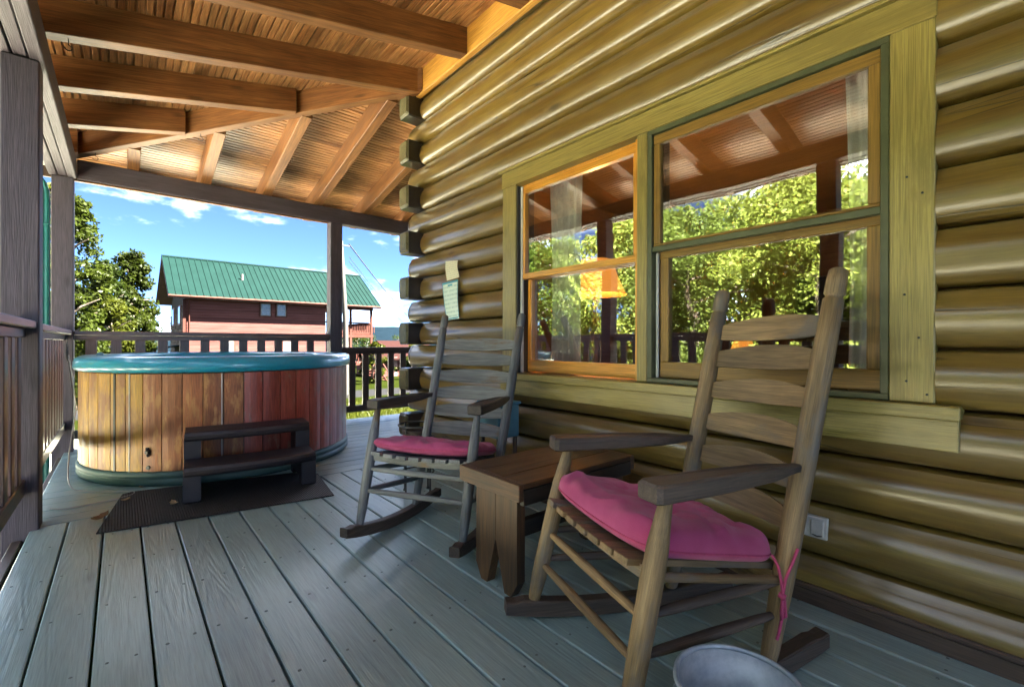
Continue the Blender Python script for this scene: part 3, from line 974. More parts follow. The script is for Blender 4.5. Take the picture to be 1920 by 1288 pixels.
# posts
POSTS = [(-0.39, 5.62), (-0.39, 3.43), (-0.39, 1.15), (-0.39, -1.35), (-0.39, -3.3), (-0.39, -4.9), (1.965, 5.62), (4.3, 5.62)]
for (px, py) in POSTS:
    mb = MB()
    mb.box((px, py, 1.13), (2.54, 0.14, 0.14), (0, 0, 1), (1, 0, 0), (0, 1, 0), 0.006)
    part('post', mb, M['post'], porch)
# left beam: three boards on edge; back beam
for i, xx in enumerate((-0.4495, -0.39, -0.3305)):
    mb = MB()
    mb.box((xx, 0.28, 2.488 + (0.006 if i == 1 else 0)), (10.6, 0.055, 0.172), (0, 1, 0), (-1, 0, 0), (0, 0, 1), 0.005)
    part('beam', mb, M['post'], porch)
for i, yy in enumerate((5.5905, 5.65)):
    mb = MB()
    mb.box((2.65, yy, 2.487 + 0.004 * i), (5.9, 0.055, 0.172), (1, 0, 0), (0, 1, 0), (0, 0, 1), 0.005)
    part('beam', mb, M['post'], porch)
mb = MB()
mb.box((0.78, 5.60, 2.392), (2.2, 0.03, 0.012), (1, 0, 0), (0, 1, 0), (0, 0, 1), 0.002)
part('beam_strip', mb, M['rafter'], porch)


def slope_timber(A, B, w, d):
    """rafter with vertical cut ends; A, B on its underside axis"""
    A, B = Vector(A), Vector(B)
    t = (B - A); t.z = 0; t.normalize()
    s = Vector((-t.y, t.x, 0)) * (w / 2)
    up = Vector((0, 0, d))
    e = 0.004
    mb = MB()
    V, G = [], []
    L = (B - A).length
    off = random.uniform(0, 50)
    for P, gl in ((A, 0), (B, L)):
        for q, gy, gz in ((-s * (1 - e * 2 / w), -w / 2, 0), (s * (1 - e * 2 / w), w / 2, 0), (s + up * (e / d), w / 2, e), (s + up, w / 2, d), (-s + up, -w / 2, d), (-s + up * (e / d), -w / 2, e)):
            V.append(P + q); G.append((gl + off, gy, gz))
    F = [tuple(range(6)), tuple(range(6, 12))[::-1]] + [(i, (i + 1) % 6, 6 + (i + 1) % 6, 6 + i) for i in range(6)]
    return mb.add(V, G, F)


RW = 0.09
for k in range(-3, 13):
    yf = 3.40 - 0.665 * k + RW / 2
    if k >= 0: xe = XW
    else: xe = hip_x(yf + 0.05) - 0.02
    mb = slope_timber((XO, yf, zb1(XO)), (xe, yf, zb1(xe)), RW, RD)
    rf_ = part('rafter', mb, M['rafter'], porch)
    if k == 0:
        hx0, hz0 = -0.22, zb1(-0.22)
        mb = MB()
        mb.tube([(hx0, yf, hz0 + 0.01), (hx0, yf, hz0 - 0.035)] + [(hx0 + 0.014 * math.sin(a), yf, hz0 - 0.035 - 0.014 + 0.014 * math.cos(a)) for a in [math.radians(q) for q in range(20, 271, 25)]], 0.0025, n=6)
        part('hook', mb, M['iron'], rf_)
for xl in (0.035, 0.60, 1.16, 1.70, 2.285, 2.86, 3.44, 4.02, 4.6, 5.2):
    xc = xl + RW / 2 + 0.005
    ys = hip_y(xc) + 0.055 if xc < XW else 3.64
    mb = slope_timber((xc, YO, zb2(YO)), (xc, ys, zb2(ys)), RW, RD)
    part('rafter', mb, M['rafter'], porch)
u_end = 1.22
hx, hy = XW - (XW - XB) * u_end, YH + (YB - YH) * u_end
hip = part('hip_rafter', slope_timber((XW + 0.02, YH - 0.02, ZW + 0.004), (hx, hy, ZW - (ZW - ZB) * u_end), 0.075, RD), M['rafter'], porch)
for u in (0.62, 0.93):
    x, y, z = XW - (XW - XB) * u, YH + (YB - YH) * u, ZW - (ZW - ZB) * u
    mb = MB()
    mb.tube([(x, y, z + 0.01)] + [(x + 0.018 * math.sin(a) , y, z - 0.03 - 0.016 + 0.016 * math.cos(a)) for a in [math.radians(q) for q in range(0, 271, 30)]], 0.0022, n=6)
    part('hook', mb, M['iron'], hip)
# ledger along the wall
mb = MB()
mb.box((1.924, -0.78, 3.155), (8.55, 0.045, 0.222), (0, 1, 0), (-1, 0, 0), (0, 0, 1), 0.003)
part('ledger', mb, M['ledger'], porch)
mb = MB()
mb.box((4.0, 3.625, 3.155), (4.2, 0.045, 0.222), (1, 0, 0), (0, 1, 0), (0, 0, 1), 0.003)
part('ledger', mb, M['ledger'], porch)
# ceiling boards, each with a bead down the middle
BWD = 0.0842


def ceil_board(P, Q, side, zfun, cut0=0.0, cut1=0.0):
    """board from P to Q (xy), side = unit xy vector across; cut0/cut1 = shift of the ends per metre across"""
    mb = MB()
    prof2 = [(-0.5, 0.014), (-0.455, 0.014), (-0.44, 0.001), (-0.40, 0), (-0.075, 0), (-0.055, 0.001), (-0.04, 0.008), (0.04, 0.008), (0.055, 0.001), (0.075, 0), (0.40, 0), (0.44, 0.001), (0.455, 0.014), (0.5, 0.014), (0.5, 0.026), (-0.5, 0.026)]
    P, Q, side = Vector((P[0], P[1], 0)), Vector((Q[0], Q[1], 0)), Vector((side[0], side[1], 0))
    ax_ = (Q - P).normalized(); L = (Q - P).length
    off = random.uniform(0, 50)
    V, G = [], []
    for E, c, gl in ((P, cut0, 0), (Q, cut1, L)):
        for a, h in prof2:
            p = E + side * (a * BWD) + ax_ * (c * a * BWD)
            p.z = zfun(p.x, p.y) + h
            V.append(p); G.append((gl + off, a * BWD, h))
    n = len(prof2)
    F = [tuple(range(n)), tuple(range(n, 2 * n))[::-1]] + [(i, (i + 1) % n, n + (i + 1) % n, n + i) for i in range(n)]
    return mb.add(V, G, F)


rd1 = RD + 0.001
SH = -(YB - YH) / (XW - XB)          # dy/dx of the hip in plan
x = XO
while x < XW - 0.01:
    xc = x + BWD / 2
    ye = min(hip_y(xc), YO)
    mb = ceil_board((xc, -5.05), (xc, ye), (1, 0), lambda X, Y: zb1(X) + rd1, 0, SH if ye < YO else 0)
    part('ceiling_board', mb, M['ceiling'], porch)
    x += BWD
y = 3.46
while y < YO:
    yc = y + BWD / 2
    xs = max(hip_x(yc), XO)
    mb = ceil_board((xs, yc), (6.0, yc), (0, 1), lambda X, Y: zb2(Y) + rd1 + 0.0005, 1 / SH if xs > XO else 0, 0)
    part('ceiling_board', mb, M['ceiling'], porch)
    y += BWD
# roof covering on top and fascia
def roof_sheet(V):
    mb = MB()
    n = len(V)
    W = [Vector(v) for v in V] + [Vector(v) + Vector((0, 0, 0.03)) for v in V]
    mb.add(W, W, [tuple(range(n))[::-1], tuple(range(n, 2 * n))] + [(i, (i + 1) % n, n + (i + 1) % n, n + i) for i in range(n)])
    return part('roof_sheet', mb, M['roof_green'], porch)


zc1 = lambda X: zb1(X) + RD + 0.042
zc2 = lambda Y: zb2(Y) + RD + 0.042
xo2 = XO - 0.06
roof_sheet([(xo2, -5.1, zc1(xo2)), (1.96, -5.1, zc1(1.96)), (1.96, hip_y(1.96), zc1(1.96)), (xo2, hip_y(xo2), zc1(xo2))])
yo2 = hip_y(xo2)
roof_sheet([(xo2, yo2, zc2(yo2)), (1.96, hip_y(1.96), zc2(hip_y(1.96))), (1.96, 3.66, zc2(3.66)), (6.1, 3.66, zc2(3.66)), (6.1, yo2, zc2(yo2))])
mb = MB()
mb.box((XO - 0.02, 0.46, zb1(XO) + 0.115), (11.12, 0.03, 0.2), (0, 1, 0), (-1, 0, 0), (0, 0, 1), 0.003)
part('fascia', mb, M['base'], porch)
mb = MB()
mb.box((2.65, YO + 0.02, zb2(YO) + 0.115), (6.8, 0.03, 0.2), (1, 0, 0), (0, 1, 0), (0, 0, 1), 0.003)
part('fascia', mb, M['base'], porch)


# ------------------------------------------------------------------ railings
def railing(A, B, ztop, zbot, label, pitch=0.172, bw=0.078, group='porch railings', first=0.10, cap=0.12):
    A, B = Vector(A), Vector(B)
    U = (B - A).normalized(); L = (B - A).length
    N = Vector((0, 0, 1)).cross(U)
    t = thing('porch_railing', (A.x, A.y, 0), label, 'railing', group)
    mb = MB(); mb.box((A + B) / 2 + Vector((0, 0, ztop - 0.019)), (L, cap, 0.038), U, N, (0, 0, 1), 0.005)
    part('top_rail', mb, M['rail'], t)
    mb = MB(); mb.box((A + B) / 2 + Vector((0, 0, ztop - 0.038 - 0.0235)), (L, 0.04, 0.045), U, N, (0, 0, 1), 0.003)
    part('sub_rail', mb, M['rail'], t)
    mb = MB(); mb.box((A + B) / 2 + Vector((0, 0, zbot + 0.04)), (L, 0.04, 0.08), U, N, (0, 0, 1), 0.004)
    part('bottom_rail', mb, M['rail'], t)
    s = first
    h0, h1 = zbot + 0.081, ztop - 0.0835
    src = None
    while s + bw / 2 < L - 0.02:
        p = A + U * s + Vector((0, 0, (h0 + h1) / 2))
        if src is None:
            mb = MB(); mb.box(p, (h1 - h0, bw, 0.036), (0, 0, 1), U, N, 0.004)
            src = part('baluster', mb, M['rail'], t)
        else:
            share(src, 'baluster', t, p)
        s += pitch
    return t


railing((-0.39, 1.225, 0), (-0.39, 3.358, 0), 1.068, 0.19, 'brown left railing nearest the camera, before the grey post')
railing((-0.39, 3.502, 0), (-0.39, 5.548, 0), 1.064, 0.19, 'brown left railing between the two grey posts beside the hot tub')
railing((-0.39, -1.275, 0), (-0.39, 1.075, 0), 1.068, 0.19, 'brown railing seen only mirrored in the large window')
railing((-0.318, 5.62, 0), (1.893, 5.62, 0), 1.062, 0.10, 'long brown railing behind the hot tub', first=0.11)
railing((2.037, 5.62, 0), (4.228, 5.62, 0), 0.905, 0.10, 'lower brown railing right of the back post, beside the log corner', first=0.145)

# ------------------------------------------------------------------ downspout
t = thing('downspout', (-0.515, 5.62, -0.6), 'green ribbed metal downspout beside the left corner post', 'downspout')
mb = MB()
cs = []
hw = 0.04
for i in range(24):                     # ribbed rectangular section
    a = 2 * math.pi * i / 24
    r_ = hw / max(abs(math.cos(a)), abs(math.sin(a)))
    r_ *= 0.94 + (0.06 if i % 2 == 0 else -0.03)
    cs.append((r_ * math.cos(a), r_ * math.sin(a)))
path = [(-0.515, 5.66, -0.55), (-0.515, 5.66, 2.20), (-0.517, 5.66, 2.27), (-0.532, 5.66, 2.33), (-0.56, 5.66, 2.375), (-0.60, 5.66, 2.40), (-0.72, 5.66, 2.44)]
V, F = [], []
for i, p in enumerate(path):
    p = Vector(p)
    q0, q1 = Vector(path[max(i - 1, 0)]), Vector(path[min(i + 1, len(path) - 1)])
    T = (q1 - q0).normalized()
    N = Vector((0, 1, 0)); B_ = T.cross(N)
    for a, b_ in cs: V.append(p + N * a + B_ * b_)
n = len(cs)
for i in range(len(path) - 1):
    for k in range(n): F.append((i * n + k, i * n + (k + 1) % n, (i + 1) * n + (k + 1) % n, (i + 1) * n + k))
mb.add(V, V, F); mb.add(V[:n], V[:n], [tuple(range(n))]); mb.add(V[-n:], V[-n:], [tuple(range(n))])
part('pipe', mb, M['green_metal'], t)
for zz in (1.98, 1.0):
    part('strap', MB().box((-0.515, 5.66, zz), (0.088, 0.088, 0.02), bev=0.003), M['green_metal'], t)

# ------------------------------------------------------------------ hot tub
TC = Vector((0.72, 4.655, 0)); TR = 0.965
tub = thing('hot_tub', TC, 'round hot tub with teal rim and weathered wooden staves', 'hot tub')
rim_prof = [(0.955, 0.757), (0.968, 0.763), (0.974, 0.785), (0.973, 0.815), (0.963, 0.842), (0.94, 0.859), (0.91, 0.866), (0.86, 0.865), (0.80, 0.858), (0.775, 0.843),
            (0.762, 0.80), (0.745, 0.62), (0.72, 0.48), (0.55, 0.45), (0.50, 0.42), (0.46, 0.20), (0.40, 0.14), (0.0, 0.13)]
part('shell', MB().lathe([(r * TR / 0.945, z) for r, z in rim_prof], TC, 96), M['teal'], tub, TC)
part('base', MB().lathe([(0.92, 0.0), (0.963, 0.002), (0.975, 0.015), (0.975, 0.045), (0.967, 0.052), (0.975, 0.06), (0.975, 0.085), (0.96, 0.10), (0.92, 0.10)], TC, 96), M['base_green'], tub, TC)
part('inner_shell', MB().lathe([(0.915, 0.005), (0.925, 0.10), (0.925, 0.755), (0.88, 0.76)], TC, 64), M['black'], tub, TC)
NS = 50
for k in range(NS):
    a0 = 2 * math.pi * k / NS
    a1 = 2 * math.pi * (k + 1) / NS
    g = 0.0028 / TR
    am = (a0 + a1) / 2
    deg = math.degrees(am) % 360
    if deg < 180 and 12 < deg < 168: continue      # far side, against the railing
    V, G, F = [], [], []
    for r_, z in ((0.932, 0.098), (0.96, 0.098), (0.963, 0.102), (0.963, 0.748), (0.96, 0.752), (0.932, 0.752)):
        for j in range(4):
            a = a0 + g + (a1 - a0 - 2 * g) * j / 3
            rr_ = r_ - (0.003 if j in (0, 3) and r_ > 0.92 else 0)
            V.append(TC + Vector((rr_ * math.cos(a), rr_ * math.sin(a), z)))
            G.append((z, (a - am) * TR, r_ * 0.2))
    for i in range(5):
        for j in range(3): F.append((i * 4 + j, i * 4 + j + 1, (i + 1) * 4 + j + 1, (i + 1) * 4 + j))
    F += [tuple(i * 4 for i in range(6)), tuple(i * 4 + 3 for i in range(6))[::-1]]
    mb = MB().add(V, G, F)
    # seen from the front: left = 200 deg, middle = 250 deg, right = 330 deg
    dj = deg + random.uniform(-5, 5)
    mt = 'stave_gold' if dj < 230 else ('stave_mix' if dj < 262 else 'stave_red')
    part('stave', mb, M[mt], tub)
for deg, mt, w in ((218.4, 'black', 0.016), (225.2, 'white_strip', 0.008), (258.6, 'white_strip', 0.008)):
    a = math.radians(deg)
    e = Vector((math.cos(a), math.sin(a), 0)); tt = Vector((-math.sin(a), math.cos(a), 0))
    part('seam_strip', MB().box(TC + e * 0.9635 + Vector((0, 0, 0.425)), (0.65, w, 0.006), (0, 0, 1), tt, e, 0.001), M[mt], tub)
a = math.radians(232.8)
e = Vector((math.cos(a), math.sin(a), 0)); tt = Vector((-math.sin(a), math.cos(a), 0))
mb = MB()
p = TC + e * 0.963 + Vector((0, 0, 0.232))
mb.tube([p, p + e * 0.012, p + e * 0.022], [0.018, 0.018, 0.010], 14)
mb.tube([p + e * 0.008 + Vector((0, 0, 0.02)), p + e * 0.016 + Vector((0, 0, 0.028))], [0.012, 0.008], 10)
mb.tube([p + e * 0.008 - Vector((0, 0, 0.02)) + tt * 0.006, p + e * 0.016 - Vector((0, 0, 0.026))], [0.011, 0.008], 10)
part('valve', mb, M['black'], tub)
p = TC + e * 0.963 + Vector((0, 0, 0.128))
part('drain_cap', MB().tube([p, p + e * 0.008], [0.014, 0.012], 14), M['black'], tub)
a = math.radians(292)
e = Vector((math.cos(a), math.sin(a), 0)); tt = Vector((-math.sin(a), math.cos(a), 0))
part('control_panel', MB().box(TC + e * 0.875 + Vector((0, 0, 0.866)), (0.26, 0.075, 0.014), tt, e, (0, 0, 1), 0.005), M['teal'], tub)
part('control_pad', MB().box(TC + e * 0.875 + Vector((0, 0, 0.8745)), (0.13, 0.045, 0.005), tt, e, (0, 0, 1), 0.002), M['base_green'], tub)
a = math.radians(196)
p = TC + Vector((0.87 * math.cos(a), 0.87 * math.sin(a), 0.866))
part('air_knob', MB().lathe([(0, 0.024), (0.012, 0.022), (0.02, 0.012), (0.022, 0)], p, 16), M['blue'], tub)
def water_mat():
    m, n, l, b = new_mat('tub_water')
    b.inputs["Base Color"].default_value = (0.5, 0.8, 0.85, 1)
    b.inputs["Roughness"].default_value = 0.03
    b.inputs["IOR"].default_value = 1.33
    b.inputs["Transmission Weight"].default_value = 0.9
    nz = n.new("ShaderNodeTexNoise"); nz.inputs["Scale"].default_value = 6
    bp = n.new("ShaderNodeBump"); bp.inputs["Strength"].default_value = 0.08; bp.inputs["Distance"].default_value = 0.02
    l.new(nz.outputs["Fac"], bp.inputs["Height"]); l.new(bp.outputs[0], b.inputs["Normal"])
    return m


# ------------------------------------------------------------------ tub steps
O = Vector((0.275, 3.305, 0)); EX = Vector((0.9945, -0.105, 0)); EY = Vector((0.105, 0.9945, 0)); EZ = Vector((0, 0, 1))
WSTEP = 0.735
steps = thing('tub_step', O, 'dark plastic two-tread step in front of the hot tub', 'step')


def P_(x, y, z): return O + EX * x + EY * y + EZ * z


for xs in (0.0, WSTEP - 0.09):
    side = [(0, 0.008), (0.075, 0.008), (0.10, 0.05), (0.34, 0.05), (0.36, 0.008), (0.435, 0.008), (0.44, 0.02), (0.44, 0.345), (0.43, 0.36), (0.235, 0.36), (0.225, 0.35), (0.225, 0.195), (0.215, 0.19), (0.0, 0.19), (-0.006, 0.18), (-0.006, 0.016)]
    mb = MB()
    mb.prism(side, P_(xs + 0.045, 0, 0), EY, EZ, EX, 0.075)
    mb.prism([(q[0] * 0.96 + 0.008, q[1] * 0.97 + 0.004) for q in side], P_(xs + 0.045, 0, 0), EY, EZ, EX, 0.09)
    part('side_panel', mb, M['step'], steps)


def tread(y0, y1, z, t, bow):
    nx = 14
    V, G, F = [], [], []
    cs_ = lambda f, bk: [(f - 0.0, z - t), (f - 0.012, z - t * 0.75), (f - 0.016, z - t * 0.4), (f - 0.008, z - 0.005), (f + 0.008, z), (bk - 0.01, z), (bk, z - 0.008), (bk, z - t)]
    for i in range(nx + 1):
        u = i / nx
        xx = 0.006 + (WSTEP - 0.012) * u
        b_ = bow * (1 - (2 * u - 1) ** 2)
        for yy, zz in cs_(y0 - b_, y1 - b_ * 0.6):
            V.append(P_(xx, yy, zz)); G.append((xx, yy, zz))
    m_ = 8
    for i in range(nx):
        for k in range(m_): F.append((i * m_ + k, i * m_ + (k + 1) % m_, (i + 1) * m_ + (k + 1) % m_, (i + 1) * m_ + k))
    F += [tuple(range(m_)), tuple(range(nx * m_, nx * m_ + m_))[::-1]]
    return part('tread', MB().add(V, G, F), M['step'], steps)


tread(-0.008, 0.235, 0.224, 0.058, 0.032)
tread(0.215, 0.445, 0.394, 0.058, 0.028)

# ------------------------------------------------------------------ floor mat
mb = MB()
poly = [(-0.096, 3.085), (1.015, 2.905), (1.09, 3.455), (0.95, 3.60), (0.06, 3.80), (0.005, 3.775)]
V = [(p[0], p[1], 0.003) for p in poly] + [(p[0], p[1], 0.0085) for p in poly]
mb.add(V, V, [tuple(range(6))[::-1], tuple(range(6, 12))] + [(i, (i + 1) % 6, 6 + (i + 1) % 6, 6 + i) for i in range(6)])
tag(part('floor_mat', mb, M['rubber']), 'black ribbed rubber mat under the hot tub step', 'mat')


# ------------------------------------------------------------------ rocking chairs
def lerp(a, b, t): return Vector(a) * (1 - t) + Vector(b) * t


def rocking_chair(pts, y0, rock, mats, label, slat_fr, tip_f, tip_b, seat_fr, cush_label, rung_fr, arm_f, tie, H):
    """pts: world points FfR FfL FtR FtL BfR BfL BtR BtL (front/back, foot/top, sitter's right/left)"""
    p = {k: Vector(v) for k, v in pts.items()}
    ctr = (p['FfR'] + p['FfL'] + p['BfR'] + p['BfL']) / 4
    ctr.z = 0
    fwd = ((p['FfR'] + p['FfL']) - (p['BfR'] + p['BfL'])); fwd.z = 0; fwd.normalize()
    lat = ((p['FfL'] - p['FfR']) + (p['BtL'] - p['BtR'])); lat.z = 0; lat.normalize()
    t = thing('rocking_chair', ctr, label, 'rocking chair', 'ladder-back rocking chairs')
    mp, ms_, mr_, ma = [M[x] for x in mats]      # posts, slats, rungs, arms + rockers
    R = rock
    ps_ = 1.0 if tie else 0.86
    for s in 'RL':
        # rocker: curved plank through both feet
        a, b = p['Ff' + s].copy(), p['Bf' + s].copy()
        d = (a - b); d.z = 0; dl = d.length; d.normalize()
        base = b.copy(); base.z = 0
        n = 26
        hgt, wid = 0.054, 0.046
        side = Vector((0, 0, 1)).cross(d)
        V, G, F = [], [], []
        lo, hi = -tip_b, dl + tip_f
        c0 = dl * y0
        for i in range(n + 1):
            u = lo + (hi - lo) * i / n
            zb_ = (u - c0) ** 2 / (2 * R) + 0.001
            taper = 1.0 if 0.04 < i / n < 0.96 else 0.82
            q = base + d * u
            for sx, zz in ((-1, zb_ + 0.003), (-0.85, zb_), (0.85, zb_), (1, zb_ + 0.003), (1, zb_ + hgt * taper - 0.004), (0.8, zb_ + hgt * taper), (-0.8, zb_ + hgt * taper), (-1, zb_ + hgt * taper - 0.004)):
                V.append(q + side * (sx * wid / 2) + Vector((0, 0, zz))); G.append((u, sx * wid / 2, zz))
        for i in range(n):
            for k in range(8): F.append((i * 8 + k, i * 8 + (k + 1) % 8, (i + 1) * 8 + (k + 1) % 8, (i + 1) * 8 + k))
        F += [tuple(range(8)), tuple(range(n * 8, n * 8 + 8))[::-1]]
        part('rocker', MB().add(V, G, F), ma, t)
        zf = lambda u: (u - c0) ** 2 / (2 * R) + hgt
        p['Ff' + s].z = zf(dl) - 0.006
        p['Bf' + s].z = zf(0) - 0.006
        # front post: fat in the middle, slim at the arm
        A, B = p['Ff' + s], p['Ft' + s]
        fr = [0, 0.03, 0.15, 0.4, 0.62, 0.78, 0.9, 1.0]
        rr = [q * ps_ for q in (0.018, 0.021, 0.026, 0.0285, 0.029, 0.027, 0.0205, 0.0165)]
        part('front_post', MB().tube([lerp(A, B, q) for q in fr], rr, 16), mp, t)
        # back post with turned groove near the top
        A, B = p['Bf' + s], p['Bt' + s]
        fr = [0, 0.03, 0.2, 0.4, 0.6, 0.8, 0.918, 0.922, 0.928, 0.932, 0.97, 0.995, 1.0]
        rr = [q * ps_ for q in (0.020, 0.0235, 0.029, 0.031, 0.031, 0.0295, 0.0275, 0.022, 0.022, 0.0275, 0.027, 0.0245, 0.017)]
        bow = fwd * 0.0
        part('back_post', MB().tube([lerp(A, B, q) for q in fr], rr, 16), mp, t)
        # arm
        top = p['Ft' + s]
        fb = (top.z + 0.004 - A.z) / (B.z - A.z)
        be = lerp(A, B, fb)
        fe = top + (top - be).normalized() * arm_f
        fe.z = top.z + 0.022; be.z = top.z + 0.018
        U = (be - fe).normalized(); L = (be - fe).length
        S = U.cross(Vector((0, 0, 1))).normalized(); Wv = S.cross(U)
        outl = [(0.0, 0.032), (0.014, 0.039), (L * 0.40, 0.037), (L * 0.72, 0.029), (L - 0.05, 0.016), (L - 0.012, 0.012)]
        poly = [(u, w) for u, w in outl] + [(u, -w) for u, w in outl[::-1]]
        nP = len(poly)
        V, G = [], []
        for lev, ins in ((-1, 0.004), (-0.8, 0), (0.7, 0), (1, 0.005)):
            for u, w in poly:
                hh = 0.023 * (1.0 if u < L * 0.6 else (0.85 if u < L * 0.8 else 0.5))
                V.append(fe + U * (u + (ins if u < 0.02 else 0)) + S * (w - math.copysign(ins, w)) + Wv * (lev * hh)); G.append((u, w, lev * hh))
        F = [tuple(range(nP))[::-1], tuple(range(3 * nP, 4 * nP))]
        for i in range(3):
            for k in range(nP): F.append((i * nP + k, i * nP + (k + 1) % nP, (i + 1) * nP + (k + 1) % nP, (i + 1) * nP + k))
        part('arm', MB().add(V, G, F), ma, t)
        # side rungs
        for f_ in rung_fr[1]:
            q0, q1 = lerp(p['Ff' + s], p['Ft' + s], f_), lerp(p['Bf' + s], p['Bt' + s], f_ * 0.44)
            part('rung', MB().tube([lerp(q0, q1, q) for q in (0, 0.15, 0.5, 0.85, 1)], [0.009, 0.0125, 0.015, 0.0125, 0.009], 12), mr_ if tie else mp, t)
    for f_ in rung_fr[0]:
        q0, q1 = lerp(p['FfR'], p['FtR'], f_), lerp(p['FfL'], p['FtL'], f_)
        part('rung', MB().tube([lerp(q0, q1, q) for q in (0, 0.15, 0.5, 0.85, 1)], [0.009, 0.0125, 0.015, 0.0125, 0.009], 12), ms_, t)
    for f_ in rung_fr[2]:
        q0, q1 = lerp(p['BfR'], p['BtR'], f_), lerp(p['BfL'], p['BtL'], f_)
        part('rung', MB().tube([lerp(q0, q1, q) for q in (0, 0.15, 0.5, 0.85, 1)], [0.009, 0.0125, 0.015, 0.0125, 0.009], 12), ms_, t)
    # ladder slats, arched and bowed backwards
    for i, f_ in enumerate(slat_fr):
        q0, q1 = lerp(p['BtR'], p['BfR'], f_), lerp(p['BtL'], p['BfL'], f_)
        up = (p['BtR'] - p['BfR']).normalized()
        X = (q1 - q0).normalized(); N = X.cross(up).normalized()
        if N.dot(fwd) > 0: N = -N
        L = (q1 - q0).length
        V, G, F = [], [], []
        nx = 16
        hb = 0.030 + random.uniform(-0.002, 0.002)
        for k in range(nx + 1):
            u = k / nx
            w_ = 1 - (2 * u - 1) ** 2
            bk = 0.038 * w_
            ht = 0.018 + 0.036 * w_
            tk = 0.006
            c = lerp(q0, q1, u) + N * bk
            for hh, dd in ((-hb, -tk), (-hb, tk), (ht, tk), (ht, -tk)):
                V.append(c + up * hh + N * dd); G.append((u * L + i * 3.3, hh, dd))
        for k in range(nx):
            for j in range(4): F.append((k * 4 + j, k * 4 + (j + 1) % 4, (k + 1) * 4 + (j + 1) % 4, (k + 1) * 4 + j))
        F += [(0, 1, 2, 3), tuple(range(nx * 4, nx * 4 + 4))[::-1]]
        part('slat', MB().add(V, G, F), ms_, t)
    # seat: front and back rails, slats running front to back
    fR, fL = lerp(p['FfR'], p['FtR'], seat_fr[0]), lerp(p['FfL'], p['FtL'], seat_fr[0])
    bR, bL = lerp(p['BfR'], p['BtR'], seat_fr[1]), lerp(p['BfL'], p['BtL'], seat_fr[1])
    for a, b in ((fR, fL), (bR, bL)):
        V, G, F = [], [], []
        X = (b - a).normalized()
        for k in range(13):
            u = k / 12
            sag = -0.012 * (1 - (2 * u - 1) ** 2)
            c = lerp(a, b, u) + Vector((0, 0, sag))
            for hh, dd in ((-0.028, -0.011), (-0.028, 0.011), (0.008, 0.011), (0.008, -0.011)):
                V.append(c + Vector((0, 0, hh)) + fwd * dd); G.append((u, hh, dd))
        for k in range(12):
            for j in range(4): F.append((k * 4 + j, k * 4 + (j + 1) % 4, (k + 1) * 4 + (j + 1) % 4, (k + 1) * 4 + j))
        F += [(0, 1, 2, 3), (48, 49, 50, 51)]
        part('seat_rail', MB().add(V, G, F), ms_, t)
    for a, b in ((fR, bR), (fL, bL)):
        part('seat_rail', MB().tube([lerp(a, b, q) - Vector((0, 0, 0.012)) for q in (0, 0.5, 1)], 0.012, 10), ms_, t)
    ns = 7
    for k in range(ns):
        u = (k + 0.5) / ns
        sag = -0.012 * (1 - (2 * u - 1) ** 2)
        a = lerp(fR, fL, 0.05 + 0.9 * u) + Vector((0, 0, 0.017 + sag)) + fwd * 0.052
        b = lerp(bR, bL, 0.07 + 0.86 * u) + Vector((0, 0, 0.017 + sag)) - fwd * 0.012
        part('seat_slat', MB().beam(a, b, 0.055, 0.018, bev=0.002), ms_, t)
    # ---------------- cushion: a thing of its own
    nu, nv = 72, 64
    V, F = [], []
    sd = random.uniform(0, 100)
    inset = 0.10
    A00 = lerp(fR, fL, -0.03) + fwd * 0.020; A10 = lerp(fL, fR, -0.03) + fwd * 0.020
    A01 = lerp(bR, bL, -0.02) + fwd * 0.012; A11 = lerp(bL, bR, -0.02) + fwd * 0.012
    def edge(u):
        e = 1 - abs(2 * u - 1) ** 9
        return max(0.0, e)
